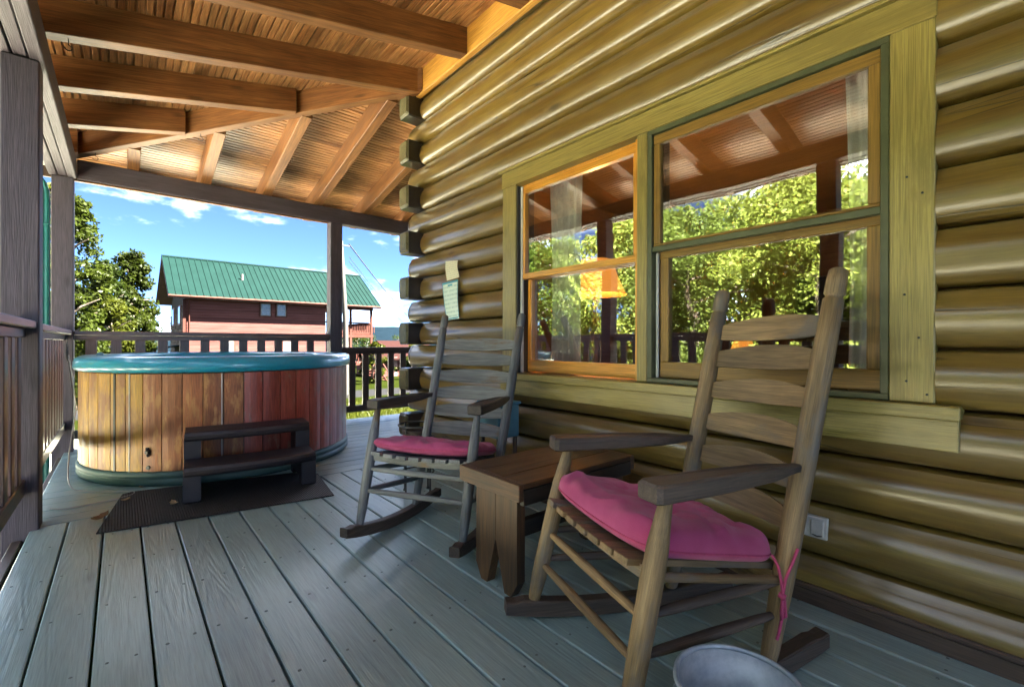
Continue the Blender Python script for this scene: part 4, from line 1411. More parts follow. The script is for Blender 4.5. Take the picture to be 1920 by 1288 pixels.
    for lay in (0, 1):
        for j in range(nv + 1):
            for i in range(nu + 1):
                u, v = 0.5 - 0.5 * math.cos(math.pi * i / nu), 0.5 - 0.5 * math.cos(math.pi * j / nv)
                cu = 0.5 + (u - 0.5) * (1 - 0.10 * abs(2 * v - 1) ** 7)
                cv = 0.5 + (v - 0.5) * (1 - 0.10 * abs(2 * u - 1) ** 7)
                b_ = lerp(lerp(A00, A10, cu), lerp(A01, A11, cu), cv)
                e = (edge(u) * edge(v)) ** 0.5
                sagz = 0.0275 - 0.012 * (1 - (2 * u - 1) ** 2)
                if lay == 0:
                    z_ = sagz + 0.030 * (1 - e)
                    b_ = b_ + Vector((0, 0, z_))
                else:
                    q = Vector((u * 3.0, v * 3.0, sd))
                    wr = 0.0055 * mnoise.noise(Vector((u * 5 + v * 7 + 1.2 * mnoise.noise(q), v * 2.5, sd))) + 0.0035 * mnoise.noise(Vector((u * 16 + v * 9 + 2 * mnoise.noise(q), v * 5, sd + 4)))
                    crown = 0.010 * math.sin(math.pi * u) * math.sin(math.pi * v)
                    dimple = 0
                    for du, dv in ((0.30, 0.36), (0.70, 0.36), (0.30, 0.72), (0.70, 0.72)):
                        rr2 = (u - du) ** 2 + (v - dv) ** 2
                        dimple -= 0.012 * math.exp(-rr2 / 0.002) + 0.006 * math.exp(-rr2 / 0.02)
                        th = math.atan2(v - dv, u - du)
                        dimple += 0.0035 * math.sin(th * 7 + sd + 3 * mnoise.noise(q)) * math.exp(-rr2 / 0.02) * min(1, rr2 / 0.001)
                    fold = 1 - abs(mnoise.noise(Vector((u * 3.2 - v * 4.5 + 0.7 * mnoise.noise(q * 1.7), v * 1.3 + u, sd + 9))))
                    dimple += 0.012 * (fold ** 6 - 0.25)
                    z_ = sagz + 0.034 + (H - 0.034) * e + (wr * 1.5 + crown) * e + dimple * e
                    # folds gathering towards the front edge
                    z_ += 0.004 * e * math.sin(u * 44 + 5 * mnoise.noise(q) + v * 6) * max(0, 1 - v * 2.2) * (0.4 + mnoise.noise(Vector((u * 4, 9, sd))))
                    b_ = b_ + Vector((0, 0, z_))
                V.append(b_)
    row = nu + 1
    lay_n = row * (nv + 1)
    for j in range(nv):
        for i in range(nu):
            a = j * row + i
            F.append((a, a + row, a + row + 1, a + 1))
            F.append((lay_n + a, lay_n + a + 1, lay_n + a + row + 1, lay_n + a + row))
    for i in range(nu):
        F.append((i, i + 1, lay_n + i + 1, lay_n + i))
        a = nv * row + i
        F.append((a, lay_n + a, lay_n + a + 1, a + 1))
    for j in range(nv):
        F.append((j * row, lay_n + j * row, lay_n + (j + 1) * row, (j + 1) * row))
        a = j * row + nu
        F.append((a, a + row, lay_n + a + row, lay_n + a))
    cu_ = tag(part('seat_cushion', MB().add(V, V, F, True), M['pink']), cush_label, 'cushion', 'pink seat cushions')
    ring_ = [lay_n + i for i in range(nu + 1)] + [lay_n + j * row + nu for j in range(1, nv + 1)] + [lay_n + nv * row + i for i in range(nu - 1, -1, -1)] + [lay_n + j * row for j in range(nv - 1, 0, -1)]
    pp = [V[i] - Vector((0, 0, 0.004)) for i in ring_]
    pp = [q for i, q in enumerate(pp) if i == 0 or (q - pp[i - 1]).length > 1e-4]
    part('piping', MB().tube(pp + [pp[0]], 0.0032, 6, cap=False), M['rope'], cu_)
    # tie cords
    if tie:
        q = bL + fwd * 0.022 + lat * 0.020 + Vector((0, 0, 0.03))
        pv = lambda a, b, c: q + lat * a + fwd * b + Vector((0, 0, c))
        mb = MB()
        mb.tube([pv(-0.02, 0.02, 0.035), pv(0.0, 0.02, 0.01), pv(0.008, 0.018, -0.03), pv(0.012, 0.018, -0.065)], 0.0042, 7)
        mb.tube([pv(0.012, 0.018, -0.062), pv(0.013, 0.01, -0.02), pv(0.016, -0.012, 0.025), pv(0.014, -0.034, 0.06)], 0.0042, 7)
        mb.tube([pv(0.012, 0.018, -0.065), pv(0.018, 0.030, -0.10), pv(0.016, 0.028, -0.125), pv(0.016, 0.012, -0.12), pv(0.013, 0.014, -0.07)], 0.0042, 7)
        mb.tube([pv(0.012, 0.018, -0.065), pv(0.014, 0.022, -0.12), pv(0.010, 0.030, -0.17), pv(0.008, 0.034, -0.185)], 0.0042, 7)
        mb.tube([pv(0.004, 0.022, -0.062), pv(0.018, 0.016, -0.068)], 0.009, 8)
    else:
        q = bR - Vector((0, 0, 0.02)) + fwd * 0.03
        mb = MB()
        mb.tube([q + Vector((0, 0, 0.03)), q + lat * 0.004, q - lat * 0.006 - Vector((0, 0, 0.10))], 0.004, 6)
        mb.tube([q, q - lat * 0.02 - Vector((0, 0, 0.05)), q - lat * 0.03 - Vector((0, 0, 0.02)), q + Vector((0, 0, 0.01))], 0.004, 6)
        mb.tube([q, q + lat * 0.02 - Vector((0, 0, 0.09))], 0.004, 6)
    part('tie_cord', mb, M['rope'], cu_)
    return t


far_pts = dict(FfR=(0.868, 2.139, 0.074), FfL=(1.136, 1.664, 0.074), FtR=(0.994, 2.215, 0.631), FtL=(1.266, 1.732, 0.631),
               BtR=(1.598, 2.539, 1.137), BtL=(1.856, 2.081, 1.137), BfR=(1.257, 2.309, 0.03), BfL=(1.484, 1.913, 0.03))
rocking_chair(far_pts, 0.25, 1.35, ('chair_old', 'chair_old', 'chair_old', 'chair_dark'),
              'weathered grey ladder-back rocking chair between the bench and the hot tub',
              (0.17, 0.255, 0.345, 0.435, 0.53, 0.62), 0.10, 0.22, (0.60, 0.25), 'pink cushion on the weathered grey rocking chair',
              ((0.29, 0.47), (0.29, 0.47), (0.2,)), 0.045, False, 0.068)
near_pts = dict(FfR=(1.092, 1.162, 0.058), FfL=(0.925, 0.655, 0.058), FtR=(1.211, 1.11, 0.586), FtL=(1.005, 0.601, 0.586),
                BtR=(1.785, 0.825, 1.164), BtL=(1.62, 0.405, 1.182), BfL=(1.397, 0.516, 0.07), BfR=(1.545, 0.905, 0.07))
rocking_chair(near_pts, 0.42, 2.3, ('chair_tan', 'chair_tan', 'chair_dark', 'chair_dark'),
              'tan ladder-back rocking chair nearest the camera, right of the bench',
              (0.145, 0.235, 0.34, 0.445, 0.55, 0.655), 0.10, 0.24, (0.66, 0.212), 'pink tufted cushion tied to the tan rocking chair in front',
              ((0.24, 0.44), (0.27, 0.46), (0.17,)), 0.06, True, 0.10)

# ------------------------------------------------------------------ bench table
bn = thing('bench', (1.45, 1.43, 0), 'low dark wooden bench table between the two rocking chairs', 'bench')
bx0, bx1, by0, by1, bz = 1.092, 1.80, 1.240, 1.622, 0.445
part('end_board', MB().box((bx0 + 0.012, (by0 + by1) / 2, bz - 0.031), (by1 - by0, 0.024, 0.062), (0, 1, 0), (-1, 0, 0), (0, 0, 1), 0.002), M['bench'], bn)
part('end_board', MB().box((bx1 - 0.012, (by0 + by1) / 2, bz - 0.031), (by1 - by0, 0.024, 0.062), (0, 1, 0), (-1, 0, 0), (0, 0, 1), 0.002), M['bench'], bn)
for k in range(3):
    w = (by1 - by0) / 3
    yc = by0 + w * (k + 0.5)
    part('top_plank', MB().box(((bx0 + bx1) / 2, yc, bz - 0.010 + (0.002 if k == 1 else 0.001)), (bx1 - bx0 - 0.049, w - 0.003, 0.021), bev=0.002), M['bench'], bn)
for yc in (by0 + 0.012, by1 - 0.012):
    part('apron', MB().box(((bx0 + bx1) / 2, yc, bz - 0.052), (bx1 - bx0 - 0.049, 0.022, 0.058), bev=0.002), M['bench_dark'], bn)
for xc in (bx0 + 0.048, bx1 - 0.05):
    hw_, zt = 0.128, bz - 0.0635
    for s in (-1, 1):
        yy = (by0 + by1) / 2 - 0.02
        poly = [(0.001 * s, 0.19), (0.055 * s, 0.0), (hw_ * 0.72 * s, 0.0), (hw_ * s, 0.06), (hw_ * s, zt), (0.001 * s, zt)]
        part('leg_board', MB().prism([(b_, a) for a, b_ in poly], (xc, yy, 0), (0, 0, 1), (0, 1, 0), (1, 0, 0), 0.04), M['bench'], bn)
part('stretcher', MB().box(((bx0 + bx1) / 2, (by0 + by1) / 2 - 0.02, 0.20), (bx1 - bx0 - 0.14, 0.03, 0.07), bev=0.003), M['bench_dark'], bn)

# ------------------------------------------------------------------ plant stand, pot, small blue table
ps = thing('plant_stand', (1.40, 2.60, 0), 'black iron ring plant stand behind the weathered rocking chair', 'plant stand')
pc = Vector((1.44, 2.62, 0)); pr_ = 0.105
for k in range(4):
    a = math.radians(20 + 90 * k)
    e = Vector((math.cos(a), math.sin(a), 0))
    q = pc + e * pr_
    part('leg', MB().tube([q + Vector((0, 0, 0.002)), q + Vector((0, 0, 0.012)), q + Vector((0, 0, 0.018)), q + Vector((0, 0, 0.44))], [0.011, 0.010, 0.006, 0.006], 8), M['iron'], ps)
for zz in (0.44, 0.355, 0.14):
    ring = [pc + Vector((math.cos(2 * math.pi * i / 24), math.sin(2 * math.pi * i / 24), 0)) * (pr_ + (0.012 if zz > 0.4 else 0)) + Vector((0, 0, zz)) for i in range(25)]
    part('ring', MB().tube(ring, 0.0065 if zz > 0.4 else 0.005, 8, cap=False), M['iron'], ps)
part('shelf', MB().lathe([(0.0, 0.232), (0.098, 0.232), (0.098, 0.238), (0.0, 0.238)], pc, 24), M['iron'], ps)
tag(part('plant_pot', MB().lathe([(0.0, 0.24), (0.07, 0.24), (0.092, 0.405), (0.094, 0.41), (0.086, 0.41), (0.08, 0.38), (0.0, 0.38)], pc, 28), M['pot']),
    'dark brown pot sitting in the black iron plant stand', 'pot')
bt = thing('side_table', (1.80, 2.20, 0), 'small blue-topped side table against the logs behind the grey rocking chair', 'side table')
part('box_top', MB().box((1.81, 2.25, 0.48), (0.17, 0.20, 0.20), bev=0.006), M['blue'], bt)
part('lid', MB().box((1.81, 2.25, 0.589), (0.19, 0.22, 0.016), bev=0.004), M['blue'], bt)
for sx in (-1, 1):
    for sy in (-1, 1):
        part('leg', MB().tube([(1.81 + sx * 0.065, 2.25 + sy * 0.08, 0.0), (1.81 + sx * 0.065, 2.25 + sy * 0.08, 0.38)], 0.014, 8), M['chair_dark'], bt)

# ------------------------------------------------------------------ galvanised bucket
bc = Vector((1.022, 0.434, 0))
bk = thing('bucket', bc, 'round galvanised metal bucket at the foot of the front rocking chair', 'bucket')
BR, BZ = 0.135, 0.222
part('body', MB().lathe([(0.0, 0.004), (0.10, 0.004), (0.105, 0.012), (0.118, 0.10), (0.121, 0.105), (0.119, 0.11), (BR - 0.006, BZ - 0.008), (BR - 0.008, BZ - 0.008), (0.116, 0.105), (0.102, 0.016), (0.0, 0.012)], bc, 56), M['galv'], bk, bc)
part('rim', MB().lathe([(BR - 0.008, BZ - 0.008), (BR - 0.003, BZ - 0.011), (BR + 0.002, BZ - 0.006), (BR + 0.001, BZ), (BR - 0.004, BZ + 0.002), (BR - 0.009, BZ - 0.002)], bc, 56, closed=True), M['galv'], bk, bc)
hp = []
for i in range(15):
    a = math.pi * i / 14
    hp.append(bc + Vector((0.0, 0, 0)) + Vector((math.cos(a + 0.7) * (BR + 0.004) , math.sin(a + 0.7) * (BR + 0.004), BZ - 0.02 - 0.05 * math.sin(a))))
part('handle', MB().tube(hp, 0.003, 7), M['galv'], bk)

# ------------------------------------------------------------------ outlet cover and paper notices
oc = thing('outlet_cover', (1.94, 0.58, 0.29), 'pale weatherproof double outlet cover on the lower logs', 'outlet cover')
part('plate', MB().box((1.941, 0.575, 0.290), (0.022, 0.118, 0.078), bev=0.003), M['outlet'], oc)
for yy in (0.546, 0.604):
    fl = part('flap', MB().box((1.927, yy, 0.290), (0.008, 0.042, 0.060), bev=0.003), M['outlet'], oc)
    part('hinge', MB().tube([(1.926, yy - 0.018, 0.266), (1.922, yy, 0.262), (1.926, yy + 0.018, 0.266)], 0.003, 6), M['iron'], fl)


def paper_mat(name, base, ink, edge):
    m, n, l, b = new_mat(name)
    at = n.new("ShaderNodeAttribute"); at.attribute_name = "grain"
    sx = n.new("ShaderNodeSeparateXYZ"); l.new(at.outputs["Vector"], sx.inputs[0])
    # text: rows broken by noise
    w = n.new("ShaderNodeMath"); w.operation = 'MULTIPLY'; w.inputs[1].default_value = 190; l.new(sx.outputs[1], w.inputs[0])
    sn = n.new("ShaderNodeMath"); sn.operation = 'SINE'; l.new(w.outputs[0], sn.inputs[0])
    gt = n.new("ShaderNodeMath"); gt.operation = 'GREATER_THAN'; gt.inputs[1].default_value = 0.25; l.new(sn.outputs[0], gt.inputs[0])
    mp = n.new("ShaderNodeMapping"); mp.inputs["Scale"].default_value = (150, 30, 1); l.new(at.outputs["Vector"], mp.inputs["Vector"])
    nz = n.new("ShaderNodeTexNoise"); nz.inputs["Scale"].default_value = 1; nz.inputs["Detail"].default_value = 2; l.new(mp.outputs[0], nz.inputs["Vector"])
    g2 = n.new("ShaderNodeMath"); g2.operation = 'GREATER_THAN'; g2.inputs[1].default_value = 0.47; l.new(nz.outputs["Fac"], g2.inputs[0])
    mu = n.new("ShaderNodeMath"); mu.operation = 'MULTIPLY'; l.new(gt.outputs[0], mu.inputs[0]); l.new(g2.outputs[0], mu.inputs[1])
    m3 = n.new("ShaderNodeMath"); m3.operation = 'MULTIPLY'; m3.inputs[1].default_value = 0.55; l.new(mu.outputs[0], m3.inputs[0])
    mx = n.new("ShaderNodeMix"); mx.data_type = 'RGBA'; mx.inputs["A"].default_value = rgb(base); mx.inputs["B"].default_value = rgb(ink)
    l.new(m3.outputs[0], mx.inputs["Factor"]); l.new(mx.outputs["Result"], b.inputs["Base Color"])
    b.inputs["Roughness"].default_value = 0.7
    return m


M['paper_cream'] = paper_mat('cream_paper', (0.66, 0.62, 0.46), (0.30, 0.30, 0.26), None)
M['paper_blue'] = paper_mat('pale_blue_paper', (0.60, 0.70, 0.62), (0.20, 0.36, 0.36), None)
M['paper_edge'] = plain('blue_print', (0.08, 0.36, 0.45), 0.6)


def sheet(corners, nx, ny, curl):
    V, G, F = [], [], []
    c = [Vector(q) for q in corners]
    for j in range(ny + 1):
        for i in range(nx + 1):
            u, v = i / nx, j / ny
            p = lerp(lerp(c[0], c[1], u), lerp(c[3], c[2], u), v)
            p.x -= curl * math.sin(v * math.pi * 1.3) * (0.6 + 0.4 * u)
            V.append(p); G.append((u * 0.2, v * 0.3, 0))
    for j in range(ny):
        for i in range(nx):
            a = j * (nx + 1) + i
            F.append((a, a + 1, a + nx + 2, a + nx + 1))
    # give it paper thickness
    n0 = len(V)
    V += [p + Vector((0.0006, 0, 0)) for p in V]; G += G
    F += [tuple(q + n0 for q in f[::-1]) for f in F]
    return V, G, F


XN = 1.926
mb = MB(); mb.add(*sheet([(XN, 3.06, 1.598), (XN, 2.89, 1.583), (XN - 0.01, 2.86, 1.453), (XN - 0.01, 3.03, 1.443)], 6, 8, 0.008), True)
tag(part('paper_note', mb, M['paper_cream']), 'small cream paper note pinned to the log corner above the blue notice', 'note')
nt_ = thing('paper_notice', (XN, 2.97, 1.28), 'pale blue bordered paper notice pinned on the logs under the cream note', 'notice')
cs4 = [(XN - 0.004, 3.10, 1.428), (XN - 0.004, 2.878, 1.437), (XN - 0.006, 2.868, 1.145), (XN - 0.006, 3.035, 1.135)]
mb = MB(); mb.add(*sheet(cs4, 6, 8, 0.006), True)
part('sheet', mb, M['paper_blue'], nt_)
for (v0, v1, u0, u1) in ((0.0, 0.05, 0, 1), (0.955, 0.985, 0.03, 0.97), (0.05, 0.955, 0, 0.03), (0.05, 0.955, 0.97, 1), (0.075, 0.12, 0.35, 0.65)):
    c = [Vector(q) for q in cs4]
    f = lambda u, v: lerp(lerp(c[0], c[1], u), lerp(c[3], c[2], u), v)
    V, F = [], []
    ny = max(1, int((v1 - v0) * 10))
    for j in range(ny + 1):
        v = v0 + (v1 - v0) * j / ny
        for u in (u0, u1):
            p = f(u, v); p.x -= 0.006 * math.sin(v * math.pi * 1.3) * (0.6 + 0.4 * u) + 0.0008
            V.append(p)
    for j in range(ny): F.append((j * 2, j * 2 + 1, j * 2 + 3, j * 2 + 2))
    mb = MB(); mb.add(V, V, F)
    part('border', mb, M['paper_edge'], nt_)

# ------------------------------------------------------------------ cables, dry leaves on the deck
mb = MB()
pts = [(-0.33, 5.20, 0.86), (-0.30, 5.10, 0.70), (-0.285, 4.98, 0.62), (-0.27, 4.90, 0.45), (-0.275, 4.70, 0.30), (-0.28, 4.45, 0.15), (-0.26, 4.20, 0.02), (-0.18, 4.02, 0.006),
       (0.0, 3.86, 0.006), (0.06, 3.80, 0.006), (0.04, 3.72, 0.006), (-0.10, 3.68, 0.006), (-0.24, 3.66, 0.006), (-0.31, 3.72, 0.006)]


def smooth_path(P, n=6):
    P = [Vector(p) for p in P]
    out = []
    for i in range(len(P) - 1):
        p0, p1, p2, p3 = P[max(i - 1, 0)], P[i], P[i + 1], P[min(i + 2, len(P) - 1)]
        for k in range(n):
            t = k / n
            out.append(0.5 * ((2 * p1) + (p2 - p0) * t + (2 * p0 - 5 * p1 + 4 * p2 - p3) * t * t + (-p0 + 3 * p1 - 3 * p2 + p3) * t ** 3))
    return out + [P[-1]]


tag(part('cable', MB().tube(smooth_path(pts), 0.0042, 7), M['cable']), 'thin grey cable looping across the deck left of the hot tub', 'cable')
pts = [(-0.325, 5.02, 0.99)]
for k in range(26):
    a = k * 0.85
    pts.append((-0.325 + 0.004 * math.sin(a * 2.3), 5.02 + 0.035 * math.cos(a) * (1 - 0.3 * math.sin(k)), 0.90 + 0.055 * math.sin(a) - 0.002 * k))
pts += [(-0.31, 4.98, 0.75), (-0.30, 4.99, 0.6)]
tag(part('cable_coil', MB().tube(smooth_path(pts, 4), 0.003, 6), M['black']), 'small tangle of black wire hanging on the left railing', 'wire')


def leaf_obj(p, size, rot, mat, label):
    V, F = [], []
    n = 8
    for i in range(n + 1):
        u = i / n
        w = math.sin(math.pi * min(1, u * 1.02)) ** 0.8 * 0.34 * (1 + 0.35 * math.sin(u * 19))
        for s in (-1, 0, 1):
            x = (u - 0.5); y = s * w
            z = 0.18 * (2 * u - 1) ** 2 + 0.20 * abs(s) * (0.4 + 0.6 * u)
            V.append(Vector(p) + Vector((size * (x * math.cos(rot) - y * math.sin(rot)), size * (x * math.sin(rot) + y * math.cos(rot)), size * z + 0.002)))
    for i in range(n):
        for s in range(2): F.append((i * 3 + s, i * 3 + s + 1, (i + 1) * 3 + s + 1, (i + 1) * 3 + s))
    n0 = len(V)
    V += [v + Vector((0, 0, 0.0015)) for v in V]
    F += [tuple(q + n0 for q in f[::-1]) for f in F]
    mb = MB(); mb.add(V, V, F)
    tag(part('dry_leaf', mb, M[mat]), label, 'leaf', 'dry leaves on the deck')


leaf_obj((-0.088, 3.33, 0.004), 0.085, 0.6, 'leaf_dry', 'curled brown dry leaf on the deck left of the mat')
leaf_obj((0.235, 3.335, 0.010), 0.055, 1.9, 'leaf_tan', 'small tan dry leaf on the mat by the step')
leaf_obj((0.02, 3.62, 0.004), 0.045, 0.2, 'leaf_tan', 'tiny tan dry leaf on the deck near the mat corner')
leaf_obj((0.10, 3.95 - 0.07, 0.004), 0.03, 2.5, 'leaf_tan', 'tiny dry leaf at the foot of the hot tub')

# ------------------------------------------------------------------ inside the cabin
def curtain(y0, y1, x, label, amp=0.02, folds=5):
    V, F = [], []
    nu, nv = 60, 24
    for j in range(nv + 1):
        v = j / nv
        for i in range(nu + 1):
            u = i / nu
            sp = 1.0 - 0.18 * math.sin(v * math.pi * 0.8)
            yy = (y0 + y1) / 2 + (u - 0.5) * (y1 - y0) * sp
            V.append((x + amp * math.sin(u * folds * 2 * math.pi + 0.8 * math.sin(v * 3)) * (0.5 + 0.5 * v), yy, 2.03 - 1.30 * v))
    for j in range(nv):
        for i in range(nu):
            a = j * (nu + 1) + i
            F.append((a, a + 1, a + nu + 2, a + nu + 1))
    n0 = len(V)
    V += [(p[0] + 0.002, p[1], p[2]) for p in V]
    F += [tuple(q + n0 for q in f[::-1]) for f in F]
    mb = MB(); mb.add(V, V, F, True)
    return tag(part('curtain', mb, M['curtain']), label, 'curtain', 'sheer curtains')


curtain(1.90, 2.19, 2.20, 'cream sheer curtain at the left of the pine window')
curtain(0.37, 0.53, 2.20, 'white sheer curtain at the right edge of the large window', 0.015, 3)


def lamp_shade_mat():
    m, n, l, b = new_mat('amber_lamp_shade')
    b.inputs["Base Color"].default_value = (0.72, 0.33, 0.06, 1)
    b.inputs["Roughness"].default_value = 0.8
    b.inputs["Emission Color"].default_value = (1.0, 0.36, 0.05, 1)
    b.inputs["Emission Strength"].default_value = 0.03
    return m


M['shade'] = lamp_shade_mat()


def table_lamp(p, r0, r1, h, stand, label):
    p = Vector(p)
    t = thing('table_lamp', (p.x, p.y, p.z - stand), label, 'lamp', 'lit table lamps')
    part('shade', MB().lathe([(r1, 0), (r1 * 0.97, 0.003), ((r0 + r1) / 2 * 0.94, h * 0.5), (r0, h), (r0 - 0.004, h), ((r0 + r1) / 2 * 0.94 - 0.004, h * 0.5), (r1 - 0.004, 0)], p, 36), M['shade'], t, p)
    q = Vector((p.x, p.y, 0))
    part('stem', MB().lathe([(0.0, p.z - stand), (0.08, p.z - stand), (0.08, p.z - stand + 0.02), (0.02, p.z - stand + 0.05), (0.04, p.z - stand * 0.6), (0.015, p.z - 0.02), (0.012, p.z + h * 0.6), (0, p.z + h * 0.6)], q, 20), M['pot'], t)
    ld = bpy.data.lights.new('bulb', 'POINT'); ld.energy = 1.2; ld.color = (1, 0.62, 0.25); ld.shadow_soft_size = 0.03
    lo = bpy.data.objects.new('bulb', ld); link(lo, t, p + Vector((0, 0, h * 0.75)))
    lt = thing('lamp_table', (p.x, p.y, 0), 'dark wooden table under the ' + ('small' if r1 < 0.15 else 'wide-shaded') + ' amber lamp indoors', 'table')
    z = p.z - stand
    part('top', MB().box((p.x, p.y, z - 0.016), (0.45, 0.45, 0.03), bev=0.004), M['bench'], lt)
    for sx in (-1, 1):
        for sy in (-1, 1):
            part('leg', MB().box((p.x + sx * 0.19, p.y + sy * 0.19, (z - 0.032) / 2), (0.04, 0.04, z - 0.034), bev=0.003), M['bench'], lt)


table_lamp((2.62, 2.14, 1.31), 0.12, 0.225, 0.25, 0.60, 'lit amber lamp with wide shade seen through the pine window')
table_lamp((4.0, 1.68, 0.91), 0.045, 0.10, 0.14, 0.32, 'small lit amber lamp seen through the large window')
so = thing('armchair', (4.6, 1.35, 0), 'dark armchair inside behind the large window', 'armchair')
part('seat', MB().box((4.7, 1.1, 0.32), (0.8, 0.9, 0.26), bev=0.05), M['sofa'], so)
part('backrest', MB().box((5.05, 1.1, 0.78), (0.2, 0.9, 0.66), bev=0.06), M['sofa'], so)
for yy in (0.60, 1.60):
    part('armrest', MB().box((4.7, yy, 0.36), (0.8, 0.12, 0.50), bev=0.04), M['sofa'], so)
for sx in (4.36, 5.04):
    for yy in (0.66, 1.54):
        part('foot', MB().box((sx, yy, 0.055), (0.06, 0.06, 0.106), bev=0.005), M['bench_dark'], so)

# ------------------------------------------------------------------ neighbouring house
HA = math.radians(1.84)
hX, hY, hZ = Vector((math.cos(HA), math.sin(HA), 0)), Vector((-math.sin(HA), math.cos(HA), 0)), Vector((0, 0, 1))
HP = Vector((3.25, 38.0, 0))
GZ = -2.35
house = thing('house', HP + Vector((0, 0, GZ)), 'red-brown plank-sided house with a green metal roof beyond the railing', 'house')
def siding_mat():
    m, n, l, b = new_mat('red_log_siding')
    at = n.new("ShaderNodeAttribute"); at.attribute_name = "grain"
    mp = n.new("ShaderNodeMapping"); mp.inputs["Scale"].default_value = (0.7, 9, 9); l.new(at.outputs["Vector"], mp.inputs["Vector"])
    nz = n.new("ShaderNodeTexNoise"); nz.inputs["Scale"].default_value = 1.0; nz.inputs["Detail"].default_value = 6; l.new(mp.outputs[0], nz.inputs["Vector"])
    oi = n.new("ShaderNodeObjectInfo")
    r = ramp(n, [(0.3, (0.060, 0.020, 0.0155)), (0.7, (0.092, 0.035, 0.029))])
    l.new(nz.outputs["Fac"], r.inputs["Fac"])
    hs = n.new("ShaderNodeHueSaturation")
    mr = n.new("ShaderNodeMapRange"); mr.inputs["To Min"].default_value = 0.82; mr.inputs["To Max"].default_value = 1.2
    l.new(oi.outputs["Random"], mr.inputs["Value"]); l.new(mr.outputs[0], hs.inputs["Value"]); l.new(r.outputs["Color"], hs.inputs["Color"])
    l.new(hs.outputs["Color"], b.inputs["Base Color"]); b.inputs["Roughness"].default_value = 0.7
    b.inputs["Specular IOR Level"].default_value = 0.08
    return m


M['siding'] = siding_mat()
def stone_mat():
    m, n, l, b = new_mat('ledge_stone')
    at = n.new("ShaderNodeAttribute"); at.attribute_name = "grain"
    oi = n.new("ShaderNodeObjectInfo")
    nz = n.new("ShaderNodeTexNoise"); nz.inputs["Scale"].default_value = 4.0; nz.inputs["Detail"].default_value = 6; l.new(at.outputs["Vector"], nz.inputs["Vector"])
    r = ramp(n, [(0.3, (0.0693, 0.05005, 0.03234)), (0.7, (0.1386, 0.1078, 0.077))])
    l.new(nz.outputs["Fac"], r.inputs["Fac"])
    hs = n.new("ShaderNodeHueSaturation")
    mr = n.new("ShaderNodeMapRange"); mr.inputs["To Min"].default_value = 0.6; mr.inputs["To Max"].default_value = 1.25
    l.new(oi.outputs["Random"], mr.inputs["Value"]); l.new(mr.outputs[0], hs.inputs["Value"]); l.new(r.outputs["Color"], hs.inputs["Color"])
    l.new(hs.outputs["Color"], b.inputs["Base Color"]); b.inputs["Roughness"].default_value = 0.85
    b.inputs["Specular IOR Level"].default_value = 0.02
    return m


M['stone'] = stone_mat()
M['mortar'] = plain('mortar', (0.06, 0.052, 0.042), 0.9, spec=0.02)
M['redtrim'] = wood('red_trim', (0.04254, 0.01571, 0.01113), (0.06545, 0.02618, 0.01963), rough=0.6, spread=0.1, spec=0.04)
M['soffit'] = wood('soffit_brown', (0.13, 0.065, 0.05), (0.2, 0.11, 0.085), rough=0.7)
M['house_white'] = plain('pale_window_frame', (0.154, 0.1424, 0.127), 0.5, spec=0.1)
M['dark_glass'] = plain('dark_window', (0.10, 0.115, 0.13), 0.12)
M['concrete'] = plain('concrete', (0.34, 0.33, 0.31), 0.9)


def HPt(x, y, z): return HP + hX * x + hY * y + hZ * z


def hbox(name, x0, x1, y0, y1, z0, z1, mat, parent=house, bev=0.0):
    mb = MB()
    c = HPt((x0 + x1) / 2, (y0 + y1) / 2, (z0 + z1) / 2)
    sz = (x1 - x0, y1 - y0, z1 - z0)
    mb.box(c, sz, hX, hY, hZ, bev, grain=max(range(3), key=lambda i: sz[i]))
    return part(name, mb, M[mat] if isinstance(mat, str) else mat, parent)


HL, HD, EAVE, RIDGE = 9.42, 7.2, 3.9, 6.75
wall = hbox('wall', 0.04, HL, 0.05, HD, GZ - 0.8, EAVE, 'soffit')
z = GZ - 0.3
while z < EAVE - 0.05:
    hbox('plank', 0.0, HL, 0.0, 0.045, z, z + 0.188, 'siding', wall)
    z += 0.20
# gable end of ledge stone: individual courses with broken joints
gw = hbox('gable_wall', 0.0, 0.04, 0.05, HD, GZ - 0.8, EAVE, 'mortar')
mb = MB(); mb.prism([(0.05, EAVE), (HD, EAVE), (HD / 2, RIDGE - 0.25)], HPt(0.06, 0, 0), hY, hZ, hX, 0.1)
part('gable_top', mb, M['mortar'], house)
z = GZ
random.seed(21)
n_st = 0
while z < RIDGE - 0.5:
    hh = random.uniform(0.16, 0.27)
    half = HD / 2 if z < EAVE else max(0, (RIDGE - 0.25 - (z + hh)) / (RIDGE - 0.25 - EAVE)) * HD / 2
    y = HD / 2 - half
    while y < HD / 2 + half - 0.1:
        ww = min(random.uniform(0.35, 0.9), HD / 2 + half - y)
        if n_st < 290 and ww > 0.08:
            d = random.uniform(0.04, 0.09)
            hbox('stone', -d, 0.01, y + 0.01, y + ww - 0.01, z + 0.008, z + hh - 0.008, 'stone', gw, 0.015)
            n_st += 1
        y += ww
    z += hh
# gable windows
for yy in (1.1, 4.6):
    w_ = hbox('window', -0.12, 0.0, yy, yy + 1.05, 2.2, 3.55, 'soffit')
    for k in range(2):
        hbox('pane', -0.135, -0.11, yy + 0.07 + k * 0.47, yy + 0.48 + k * 0.47, 2.3, 3.45, 'dark_glass', w_)
